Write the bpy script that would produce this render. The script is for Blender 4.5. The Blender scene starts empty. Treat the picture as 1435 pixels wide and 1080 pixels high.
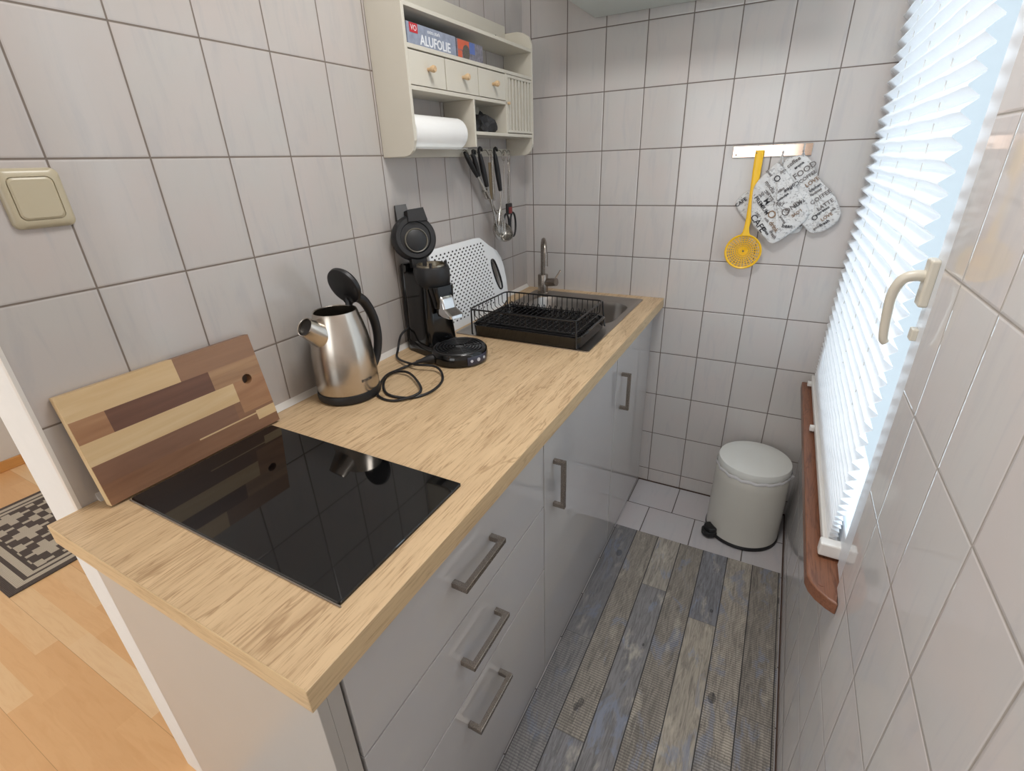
import bpy, bmesh, math, random
from mathutils import Vector, Matrix, Euler
random.seed(7)
PI = math.pi
scene = bpy.context.scene
COL = scene.collection

# ------------------------------------------------------------------ materials
class NT:
    def __init__(s, name):
        s.m = bpy.data.materials.new(name); s.m.use_nodes = True
        s.t = s.m.node_tree; s.t.nodes.clear()
        s.out = s.t.nodes.new('ShaderNodeOutputMaterial')
    def n(s, typ, **kw):
        nd = s.t.nodes.new(typ)
        for k, v in kw.items(): setattr(nd, k, v)
        return nd
    def link(s, a, b): s.t.links.new(a, b)
    def put(s, sock, v):
        if isinstance(v, bpy.types.NodeSocket): s.link(v, sock)
        else: sock.default_value = v
    def math(s, op, a, b=None, c=None, clamp=False):
        nd = s.n('ShaderNodeMath', operation=op); nd.use_clamp = clamp
        s.put(nd.inputs[0], a)
        if b is not None: s.put(nd.inputs[1], b)
        if c is not None: s.put(nd.inputs[2], c)
        return nd.outputs[0]
    def mix(s, f, a, b, blend='MIX'):
        nd = s.n('ShaderNodeMix', data_type='RGBA', blend_type=blend)
        s.put(nd.inputs[0], f); s.put(nd.inputs[6], a); s.put(nd.inputs[7], b)
        return nd.outputs[2]
    def coords(s):
        tc = s.n('ShaderNodeTexCoord'); sp = s.n('ShaderNodeSeparateXYZ')
        s.link(tc.outputs['Object'], sp.inputs[0])
        return tc.outputs['Object'], sp.outputs
    def vec(s, x, y, z):
        nd = s.n('ShaderNodeCombineXYZ')
        s.put(nd.inputs[0], x); s.put(nd.inputs[1], y); s.put(nd.inputs[2], z)
        return nd.outputs[0]
    def noise(s, v, scale, detail=3, rough=.5, dist=0):
        nd = s.n('ShaderNodeTexNoise'); s.put(nd.inputs['Vector'], v)
        nd.inputs['Scale'].default_value = scale; nd.inputs['Detail'].default_value = detail
        nd.inputs['Roughness'].default_value = rough; nd.inputs['Distortion'].default_value = dist
        return nd.outputs[0]
    def mapping(s, v, scale=(1,1,1), rot=(0,0,0), loc=(0,0,0)):
        nd = s.n('ShaderNodeMapping'); s.put(nd.inputs[0], v)
        nd.inputs['Scale'].default_value = scale; nd.inputs['Rotation'].default_value = rot
        nd.inputs['Location'].default_value = loc
        return nd.outputs[0]
    def ramp(s, f, stops):
        nd = s.n('ShaderNodeValToRGB'); s.put(nd.inputs[0], f)
        e = nd.color_ramp.elements
        while len(e) < len(stops): e.new(0.5)
        for i, (p, c) in enumerate(stops):
            e[i].position = p; e[i].color = (c[0], c[1], c[2], 1) if not isinstance(c, (int, float)) else (c, c, c, 1)
        return nd.outputs[0]
    def rnd(s, v):
        nd = s.n('ShaderNodeTexWhiteNoise', noise_dimensions='3D'); s.put(nd.inputs[0], v)
        return nd.outputs[0], nd.outputs[1]
    def bump(s, h, dist=.001, strength=1., normal=None):
        nd = s.n('ShaderNodeBump'); s.put(nd.inputs['Height'], h)
        nd.inputs['Distance'].default_value = dist; nd.inputs['Strength'].default_value = strength
        if normal is not None: s.put(nd.inputs['Normal'], normal)
        return nd.outputs[0]
    def bsdf(s, color, rough=.5, metal=0, normal=None, **kw):
        nd = s.n('ShaderNodeBsdfPrincipled')
        s.put(nd.inputs['Base Color'], color if isinstance(color, bpy.types.NodeSocket) else (*color[:3], 1))
        s.put(nd.inputs['Roughness'], rough); s.put(nd.inputs['Metallic'], metal)
        if normal is not None: s.put(nd.inputs['Normal'], normal)
        for k, v in kw.items(): s.put(nd.inputs[k.replace('_', ' ')], v)
        s.link(nd.outputs[0], s.out.inputs[0])
        return nd

def lin(r, g, b):
    f = lambda c: (c/255/12.92) if c/255 <= .04045 else ((c/255+.055)/1.055)**2.4
    return (f(r), f(g), f(b))

def M_plain(name, rgb, rough=.5, metal=0, var=.04, scale=30, bump=0, **kw):
    t = NT(name); v, _ = t.coords()
    c = lin(*rgb)
    f = t.noise(v, scale, 4)
    col = t.mix(f, (*[max(0, x*(1-var)) for x in c], 1), (*[min(1, x*(1+var)) for x in c], 1))
    nrm = t.bump(t.noise(v, scale*8, 3), .0005, bump) if bump else None
    t.bsdf(col, rough, metal, nrm, **kw)
    return t.m

def M_tile(name, ax, off, T, base, grout, rough=.12, veinrot=0., g=.0032, rowoff=0., tilt=.010, vein=1.0):
    """glazed marbled tiles; ax = the two object axes, off = grid origin, T = tile size"""
    t = NT(name); v, s = t.coords()
    U, V = s[ax[0]], s[ax[1]]
    vi = t.math('DIVIDE', t.math('SUBTRACT', V, off[1]), T[1])
    vf = t.math('FLOOR', vi)
    uo = t.math('MULTIPLY', t.math('MODULO', t.math('ABSOLUTE', vf), 2.), rowoff)
    ui = t.math('ADD', t.math('DIVIDE', t.math('SUBTRACT', U, off[0]), T[0]), uo)
    uf = t.math('FLOOR', ui)
    du = t.math('MULTIPLY', t.math('SUBTRACT', .5, t.math('ABSOLUTE', t.math('SUBTRACT', t.math('FRACT', ui), .5))), T[0])
    dv = t.math('MULTIPLY', t.math('SUBTRACT', .5, t.math('ABSOLUTE', t.math('SUBTRACT', t.math('FRACT', vi), .5))), T[1])
    d = t.math('MINIMUM', du, dv)
    mr = t.n('ShaderNodeMapRange'); t.put(mr.inputs[0], d)
    mr.inputs[1].default_value = g*.5-.0004; mr.inputs[2].default_value = g*.5+.0004
    tile = mr.outputs[0]
    idx = t.vec(uf, vf, 3.)
    rv, rc = t.rnd(idx)
    # veins
    sh = t.n('ShaderNodeVectorMath', operation='ADD'); t.put(sh.inputs[0], t.vec(U, V, 0.))
    sc = t.n('ShaderNodeVectorMath', operation='SCALE'); t.put(sc.inputs[0], rc); sc.inputs['Scale'].default_value = 3.
    t.put(sh.inputs[1], sc.outputs[0])
    mv = t.mapping(sh.outputs[0], (34, 5, 1), (0, 0, veinrot))
    n1 = t.noise(mv, 1., 4, .6, .6)
    n2 = t.noise(sh.outputs[0], 7., 2)
    b = Vector(lin(*base))
    cool = b*.90; cool.z *= 1.04
    warm = Vector((b.x*1.03, b.y*.985, b.z*.98))
    c1 = t.mix(t.ramp(n2, [(.35, 0.), (.65, 1.)]), (*b, 1), (*warm, 1))
    f = t.math('MULTIPLY', t.ramp(n1, [(.52, 0.), (.72, 1.)]), .75*vein)
    c2 = t.mix(f, c1, (*cool, 1))
    c3 = t.mix(t.math('MULTIPLY', rv, .10), c2, (*(b*.8), 1))
    gn = t.noise(v, 60., 2)
    gc = t.mix(gn, (*lin(*grout), 1), (*[x*.75 for x in lin(*grout)], 1))
    col = t.mix(tile, gc, c3)
    # each tile sits at a slightly different angle
    geo = t.n('ShaderNodeNewGeometry')
    a = t.n('ShaderNodeVectorMath', operation='SUBTRACT'); t.put(a.inputs[0], rc); a.inputs[1].default_value = (.5, .5, .5)
    a2 = t.n('ShaderNodeVectorMath', operation='SCALE'); t.put(a2.inputs[0], a.outputs[0]); a2.inputs['Scale'].default_value = tilt
    a3 = t.n('ShaderNodeVectorMath', operation='ADD'); t.put(a3.inputs[0], a2.outputs[0]); t.put(a3.inputs[1], geo.outputs['Normal'])
    a4 = t.n('ShaderNodeVectorMath', operation='NORMALIZE'); t.put(a4.inputs[0], a3.outputs[0])
    soft = t.n('ShaderNodeMapRange'); t.put(soft.inputs[0], d)
    soft.inputs[1].default_value = 0; soft.inputs[2].default_value = g*1.3
    nm = t.bump(t.math('ADD', soft.outputs[0], t.math('MULTIPLY', t.noise(v, 9., 2), .25)), .0012, .6, a4.outputs[0])
    ro = t.math('ADD', t.math('MULTIPLY', t.math('SUBTRACT', 1., tile), .6), rough)
    t.bsdf(col, ro, 0, nm)
    return t.m

def M_wood(name, light, dark, axis='Y', scale=1., rough=.45, contrast=1.):
    """fine grain running along one axis"""
    t = NT(name); v, s = t.coords()
    k = {'X': (.05, 1, 1), 'Y': (1, .05, 1), 'Z': (1, 1, .05)}[axis]
    m1 = t.mapping(v, tuple(x*scale for x in k))
    n1 = t.noise(m1, 260., 5, .7, .3)
    k2 = {'X': (.14, 1, 1), 'Y': (1, .14, 1), 'Z': (1, 1, .14)}[axis]
    m2 = t.mapping(v, tuple(x*scale for x in k2))
    n2 = t.noise(m2, 13., 4, .6, 1.4)
    l, d = lin(*light), lin(*dark)
    c = t.mix(t.ramp(n2, [(.38, 0.), (.68, 1.)]), (*l, 1), (*[a*.7+b*.3 for a, b in zip(l, d)], 1))
    c = t.mix(t.math('MULTIPLY', t.ramp(n1, [(.50, 0.), (.68, 1.)]), .75*contrast), c, (*d, 1))
    n3 = t.noise(m2, 24., 2, .5, 2.)
    c = t.mix(t.math('MULTIPLY', t.ramp(n3, [(.60, 0.), (.635, 1.), (.67, 0.)]), .55*contrast), c, (*d, 1))
    t.bsdf(c, rough, 0, t.bump(n1, .0003, .25))
    return t.m

def M_metal(name, rgb, rough=.3, brush=None, **kw):
    t = NT(name); v, s = t.coords()
    sc = {None: (900, 900, 900), 'H': (12, 12, 900), 'V': (500, 500, 6), 'L': (700, 12, 700)}[brush]
    n = t.noise(t.mapping(v, sc), 1., 1)
    c = lin(*rgb)
    col = t.mix(n, (*[x*.97 for x in c], 1), (*[min(1, x*1.03) for x in c], 1))
    ro = t.math('ADD', t.math('MULTIPLY', n, .04), rough-.02)
    t.bsdf(col, ro, 1., None, **kw)
    return t.m

WT = .152; HT = .2022; ZR = .0728
TL = M_tile('glazed_tile_left', (1, 2), (-1.5047, ZR), (WT, HT), (182, 178, 174), (122, 111, 102), .16, 0., .0033)  # one tile on three walls; each base toned to paint in its light
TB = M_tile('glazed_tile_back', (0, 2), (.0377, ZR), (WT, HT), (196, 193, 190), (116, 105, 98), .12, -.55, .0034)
TR = M_tile('glazed_tile_right', (1, 2), (-1.198, ZR+.005), (WT, HT), (214, 213, 213), (180, 174, 168), .055, 1.2, .0032, tilt=.006)  # same tile as the left; base lightened for missing light, grout for grazing sheen
TF = M_tile('floor_tile', (0, 1), (.803, -.198), (.2, .2), (188, 186, 188), (92, 84, 80), .2, .4, .004, rowoff=.5)
WHITE_PAINT = M_plain('white_wall_paint', (220, 219, 216), .8, var=.03, bump=.3)
CEIL = M_plain('ceiling_paint', (224, 222, 216), .9, var=.02)
OAK = M_wood('light_oak_laminate', (212, 184, 146), (146, 114, 80), 'Y', 1., .42, 1.)
OAK_EDGE = M_wood('oak_edge_band', (208, 182, 142), (158, 128, 92), 'Y', 1., .42, .8)
OAK_EDGE_X = M_wood('oak_end_band', (210, 184, 144), (158, 128, 92), 'X', 1., .42, .8)
GLOSS = M_plain('high_gloss_white', (198, 196, 195), .07, var=.01, Coat_Weight=.6, Coat_Roughness=.03)
CARC = M_plain('white_cabinet_board', (205, 200, 192), .45, var=.02)
PANEL = M_plain('satin_side_panel', (184, 180, 174), .32, var=.03, scale=9)
DARKGAP = M_plain('dark_gap', (40, 36, 34), .7)
STEEL_BR = M_metal('brushed_nickel', (160, 151, 142), .27)
STEEL = M_metal('polished_steel', (176, 173, 168), .27)
STEEL_SINK = M_metal('satin_sink_steel', (168, 162, 156), .30)
KETTLE = M_metal('brushed_kettle_steel', (196, 188, 178), .25)
CHROME = M_metal('chrome', (215, 215, 215), .07)
BLK_GLASS = M_plain('black_ceramic_glass', (9, 9, 10), .035, var=.1, IOR=1.5)
BLK_GLOSS = M_plain('glossy_black_plastic', (13, 13, 14), .10, var=.1)
BLK_MATT = M_plain('matt_black_plastic', (24, 24, 26), .45, var=.15, bump=.2)
BLK_WIRE = M_plain('black_coated_wire', (20, 20, 22), .3, var=.1)
SHELFW = M_plain('cream_painted_wood', (204, 199, 186), .4, var=.03, scale=12)
SHELFSIDE = M_plain('cream_painted_side', (204, 190, 168), .42, var=.05, scale=14)
KNOBW = M_wood('pale_wooden_knob', (214, 186, 148), (170, 132, 92), 'X', 1., .4)
WHITE_PL = M_plain('white_plastic', (228, 226, 222), .35, var=.02)
FRAMEW = M_plain('white_window_plastic', (218, 222, 228), .3, var=.01)
CREAMPL = M_plain('cream_handle_plastic', (204, 198, 184), .32, var=.02)
SWITCH = M_plain('beige_switch_plastic', (180, 170, 145), .3, var=.02)
SILL = M_wood('brown_sill_wood', (138, 92, 68), (88, 54, 40), 'Y', 1., .38, 1.)
BINW = M_plain('white_enamel_bin', (208, 206, 198), .22, var=.01)
PAPER = M_plain('white_paper', (236, 236, 234), .85, var=.02, bump=.4)
LINERM = M_plain('white_bin_liner', (228, 228, 230), .35, var=.03)
YELLOW = M_plain('yellow_plastic', (240, 190, 36), .35, var=.03)
RAILM = M_metal('mirrored_rose_rail', (222, 196, 178), .10)
DARKIN = M_plain('dark_interior', (34, 30, 28), .5)
SKIRTWOOD = M_wood('orange_skirting', (214, 160, 96), (176, 118, 60), 'Y', 1., .4, .5)
ROCK = M_plain('dark_stone', (46, 46, 48), .75, var=.6, scale=60, bump=1.)
RED = M_plain('red_plastic', (120, 30, 28), .35)
LEDW = M_plain('pale_button', (190, 196, 206), .3)
BOARDW = M_plain('white_cutting_plastic', (244, 246, 247), .38, var=.015)
DOTM = M_plain('black_rubber_dot', (28, 28, 30), .5)
PALEBOX = M_plain('pale_green_grey_enamel', (196, 202, 196), .35, var=.02)
STRIPM = M_plain('white_sealing_strip', (214, 210, 204), .35, var=.02)
SILVERP = M_plain('silver_grey_carton', (150, 158, 176), .4, metal=.2, var=.35, scale=70)
PATTP = M_plain('patterned_carton', (120, 118, 128), .5, var=.8, scale=110)
REDP = M_plain('red_carton', (186, 44, 52), .45, var=.1)
ORP = M_plain('orange_carton', (196, 96, 70), .45, var=.2)
BLUEP = M_plain('blue_carton', (92, 112, 170), .45, var=.2)
WHITEINK = M_plain('white_print', (226, 228, 232), .5)
DARKINK = M_plain('dark_print', (52, 50, 54), .7)
GREYINK = M_plain('grey_print', (112, 106, 104), .8)
BROWNINK = M_plain('brown_print', (134, 108, 84), .8)
DARKJOINT = M_plain('dark_brown_gap', (70, 52, 42), .7)

def M_boardwood():
    """acacia and maple strips glued side by side: u along the board (y), v up (z)"""
    t = NT('strip_glued_board_wood'); v, s = t.coords()
    u, w = s[1], s[2]    # object coordinates of the board
    # row index from height
    def box(u0, u1, v0, v1):
        a = t.math('MULTIPLY', t.math('GREATER_THAN', u, u0), t.math('LESS_THAN', u, u1))
        b = t.math('MULTIPLY', t.math('GREATER_THAN', w, v0), t.math('LESS_THAN', w, v1))
        return t.math('MULTIPLY', a, b)
    n = t.noise(t.mapping(v, (1, .07, 1)), 110., 4, .6, .8)
    n2 = t.noise(t.mapping(v, (1, .12, 1)), 16., 3, .6, 1.2)
    def wood(l, d):
        c = t.mix(t.ramp(n2, [(.35, 0.), (.68, 1.)]), (*lin(*l), 1), (*lin(*d), 1))
        return t.mix(t.math('MULTIPLY', n, .45), c, (*[x*.8 for x in lin(*d)], 1))
    base = wood((150, 112, 84), (112, 76, 54))
    mid = wood((176, 136, 100), (140, 98, 68))
    dark = wood((116, 80, 62), (92, 62, 48))
    pale = wood((214, 190, 150), (196, 164, 118))
    c = base
    c = t.mix(box(-.2, .2, .150, .3), c, mid)
    c = t.mix(box(-.2, .012, .162, .3), c, pale)          # pale strip along the top left
    c = t.mix(box(.012, .2, .162, .3), c, wood((160, 124, 96), (128, 94, 70)))
    c = t.mix(box(-.2, -.122, .120, .162), c, mid)
    c = t.mix(box(-.122, .066, .120, .162), c, dark)
    c = t.mix(box(.066, .2, .120, .162), c, wood((176, 142, 106), (134, 98, 72)))
    c = t.mix(box(-.2, .105, .078, .120), c, pale)
    c = t.mix(box(.105, .2, .050, .120), c, mid)
    c = t.mix(box(-.2, .09, .040, .078), c, wood((140, 104, 82), (108, 76, 58)))
    c = t.mix(box(.0, .133, .0375, .0405), c, pale)
    c = t.mix(box(.130, .2, .022, .044), c, pale)
    c = t.mix(t.math('LESS_THAN', u, -.1752), c, pale)
    t.bsdf(c, .42, 0, t.bump(n, .0003, .2))
    return t.m
BOARD = M_boardwood()

def M_laminate():
    t = NT('beech_strip_laminate'); v, s = t.coords()
    W = .065
    row = t.math('FLOOR', t.math('DIVIDE', t.math('ADD', s[1], 1.79), W))
    rv, _ = t.rnd(t.vec(row, 1., 2.))
    L = .52
    ui = t.math('ADD', t.math('DIVIDE', s[0], L), t.math('MULTIPLY', rv, 7.))
    uf = t.math('FLOOR', ui)
    cv, _ = t.rnd(t.vec(row, uf, 5.))
    c = t.ramp(cv, [(0., lin(232, 184, 132)), (.35, lin(238, 192, 140)), (.7, lin(241, 197, 146)), (.9, lin(245, 209, 162)), (1., lin(246, 212, 168))])
    n = t.noise(t.mapping(v, (.12, 1, 1)), 60., 4, .6, .8)
    c = t.mix(t.math('MULTIPLY', t.ramp(n, [(.45, 0.), (.75, 1.)]), .3), c, (*lin(216, 160, 106), 1))
    fx = t.math('ABSOLUTE', t.math('SUBTRACT', t.math('FRACT', t.math('DIVIDE', t.math('ADD', s[1], 1.79), W*3)), .5))
    line = t.math('GREATER_THAN', fx, .4965)
    c = t.mix(t.math('MULTIPLY', line, .45), c, (*lin(150, 100, 60), 1))
    t.bsdf(c, .28)
    return t.m
LAMINATE = M_laminate()

def M_mat():
    """printed vinyl mat: weathered blue-grey planks running along y"""
    t = NT('weathered_plank_vinyl'); v, s = t.coords()
    W = .0905
    pu = t.math('DIVIDE', t.math('SUBTRACT', s[0], .603), W)
    pi = t.math('FLOOR', pu)
    rv, rc = t.rnd(t.vec(pi, 4., 9.))
    L = .62
    vi = t.math('ADD', t.math('DIVIDE', s[1], L*1.6), t.math('MULTIPLY', rv, 5.))
    vf = t.math('FLOOR', vi)
    r2, r2c = t.rnd(t.vec(pi, vf, 1.))
    base = t.ramp(r2, [(0., lin(126, 128, 136)), (.25, lin(150, 146, 142)), (.45, lin(182, 174, 160)), (.6, lin(144, 138, 132)), (.8, lin(186, 178, 166)), (1., lin(134, 138, 146))])
    sc = t.n('ShaderNodeVectorMath', operation='SCALE'); t.put(sc.inputs[0], r2c); sc.inputs['Scale'].default_value = 4.
    ad = t.n('ShaderNodeVectorMath', operation='ADD'); t.put(ad.inputs[0], v); t.put(ad.inputs[1], sc.outputs[0])
    grain = t.noise(t.mapping(ad.outputs[0], (1, .10, 1)), 90., 5, .7, 1.5)
    c = t.mix(t.math('MULTIPLY', t.ramp(grain, [(.42, 0.), (.66, 1.)]), .62), base, (*lin(70, 68, 68), 1))
    blot = t.noise(t.mapping(ad.outputs[0], (1, .45, 1)), 14., 4, .65, .8)
    c = t.mix(t.math('MULTIPLY', t.ramp(blot, [(.56, 0.), (.64, 1.)]), .55), c, (*lin(136, 148, 172), 1))
    pale = t.noise(t.mapping(v, (1, .35, 1), loc=(3, 5, 1)), 20., 4, .7)
    c = t.mix(t.math('MULTIPLY', t.ramp(pale, [(.56, 0.), (.7, 1.)]), .5), c, (*lin(212, 204, 188), 1))
    # fine cross lines on some planks
    cl = t.math('GREATER_THAN', t.math('FRACT', t.math('MULTIPLY', t.math('ADD', s[1], t.math('MULTIPLY', grain, .006)), 130.)), .55)
    on = t.math('MULTIPLY', cl, t.math('GREATER_THAN', r2, .5))
    c = t.mix(t.math('MULTIPLY', on, .5), c, (*lin(72, 68, 64), 1))
    # rings and knots
    vo = t.n('ShaderNodeTexVoronoi'); t.put(vo.inputs['Vector'], t.mapping(v, (1, .6, 1))); vo.inputs['Scale'].default_value = 6.5
    kn = t.math('LESS_THAN', vo.outputs['Distance'], .075)
    c = t.mix(t.math('MULTIPLY', kn, t.math('MULTIPLY', grain, 1.2)), c, (*lin(38, 38, 44), 1))
    c = t.mix(t.math('MULTIPLY', t.math('LESS_THAN', pi, .5), .45), c, (*lin(84, 88, 98), 1))
    ed = t.math('ABSOLUTE', t.math('SUBTRACT', t.math('FRACT', pu), .5))
    c = t.mix(t.math('MULTIPLY', t.math('GREATER_THAN', ed, .482), .95), c, (*lin(40, 38, 40), 1))
    ed2 = t.math('ABSOLUTE', t.math('SUBTRACT', t.math('FRACT', vi), .5))
    c = t.mix(t.math('MULTIPLY', t.math('GREATER_THAN', ed2, .4985), .35), c, (*lin(60, 58, 60), 1))
    weave = t.math('MULTIPLY', t.math('SINE', t.math('MULTIPLY', s[0], 2200.)), t.math('SINE', t.math('MULTIPLY', s[1], 2200.)))
    t.bsdf(c, .55, 0, t.bump(weave, .0004, .4))
    return t.m
MATV = M_mat()

def M_rug():
    """flat woven rug: stepped diamonds in cream and charcoal with border stripes; local coords, near right corner at 0,0 (x to -0.76, y up)"""
    t = NT('woven_rug'); v, s = t.coords()
    W, L = .76, 1.35
    x = t.math('MULTIPLY', s[0], -1.); y = s[1]
    ex = t.math('MINIMUM', x, t.math('SUBTRACT', W, x)); ey = t.math('MINIMUM', y, t.math('SUBTRACT', L, y))
    e = t.math('MINIMUM', t.math('MULTIPLY', ex, 1.25), ey)
    CX, CY = .020, .031
    i = t.math('FLOOR', t.math('DIVIDE', x, CX)); j = t.math('FLOOR', t.math('DIVIDE', y, CY))
    # stepped lattice
    PX, PY = 10., 6.
    jm = t.math('ABSOLUTE', t.math('SUBTRACT', t.math('MODULO', j, PY), PY/2))
    im = t.math('ABSOLUTE', t.math('SUBTRACT', t.math('MODULO', i, PX), PX/2))
    d = t.math('ADD', t.math('MULTIPLY', jm, 1.6), im)
    ring = t.math('MULTIPLY', t.math('GREATER_THAN', d, 3.3), t.math('LESS_THAN', d, 6.3))
    core = t.math('LESS_THAN', d, 1.2)
    dark = t.math('MAXIMUM', ring, core)
    field = t.math('SUBTRACT', 1., dark)
    nd = t.n('ShaderNodeValToRGB'); t.put(nd.inputs[0], t.math('DIVIDE', e, .16))
    el = nd.color_ramp.elements; nd.color_ramp.interpolation = 'CONSTANT'
    stops = [(0, 0), (.20, 1), (.40, 0), (.50, 1), (.66, 0)]
    while len(el) < len(stops): el.new(.9)
    for k, (p, c) in enumerate(stops): el[k].position = p; el[k].color = (c, c, c, 1)
    inside = t.math('GREATER_THAN', e, .118)
    f = t.mix(inside, nd.outputs[0], field)
    n = t.noise(v, 300., 3)
    light = t.mix(n, (*lin(186, 176, 160), 1), (*lin(206, 198, 184), 1))
    dk = t.mix(n, (*lin(76, 68, 64), 1), (*lin(98, 88, 84), 1))
    col = t.mix(f, dk, light)
    w = t.math('SINE', t.math('MULTIPLY', s[1], 1400.))
    t.bsdf(col, .95, 0, t.bump(t.math('ADD', w, n), .001, .5))
    return t.m
RUGM = M_rug()

def M_cloth():
    t = NT('printed_cotton'); v, s = t.coords()
    n = t.noise(v, 26., 3)
    c = t.mix(n, (*lin(222, 221, 218), 1), (*lin(202, 203, 204), 1))
    a = t.noise(t.mapping(v, (1, 1, 1), (0, .75, 0)), 150., 5, .75)
    a2 = t.noise(t.mapping(v, (.5, 1, 1.6), (0, .75, 0)), 60., 2, .5)
    f = t.math('MULTIPLY', t.ramp(a, [(.53, 0.), (.57, 1.)]), t.ramp(a2, [(.44, 0.), (.5, 1.)]))
    c = t.mix(t.math('MULTIPLY', f, .55), c, (*lin(96, 94, 98), 1))
    t.bsdf(c, .9, 0, t.bump(t.noise(v, 90., 3), .002, .5))
    return t.m
CLOTH = M_cloth()

def M_blind():
    t = NT('pleated_blind_fabric'); v, s = t.coords()
    n = t.noise(v, 220., 3)
    col = t.mix(n, (.86, .87, .88, 1), (.93, .93, .93, 1))
    d = t.n('ShaderNodeBsdfDiffuse'); t.put(d.inputs[0], col)
    tr = t.n('ShaderNodeBsdfTranslucent'); t.put(tr.inputs[0], t.mix(.5, col, (.80, .84, .92, 1)))
    mx = t.n('ShaderNodeMixShader'); mx.inputs[0].default_value = .21
    t.link(d.outputs[0], mx.inputs[1]); t.link(tr.outputs[0], mx.inputs[2]); t.link(mx.outputs[0], t.out.inputs[0])
    return t.m
BLINDM = M_blind()

def M_glass():
    t = NT('window_glass')
    tr = t.n('ShaderNodeBsdfTransparent'); gl = t.n('ShaderNodeBsdfGlossy'); gl.inputs['Roughness'].default_value = .02
    fr = t.n('ShaderNodeFresnel'); mx = t.n('ShaderNodeMixShader'); ge = t.n('ShaderNodeNewGeometry')
    fr.inputs[0].default_value = 1.2; tr.inputs[0].default_value = (.93, .98, 1, 1)
    t.put(mx.inputs[0], t.math('MULTIPLY', t.math('MULTIPLY', fr.outputs[0], .3), t.math('SUBTRACT', 1., ge.outputs['Backfacing']))); t.link(tr.outputs[0], mx.inputs[1]); t.link(gl.outputs[0], mx.inputs[2])
    t.link(mx.outputs[0], t.out.inputs[0]); return t.m
GLASS = M_glass()

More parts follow.
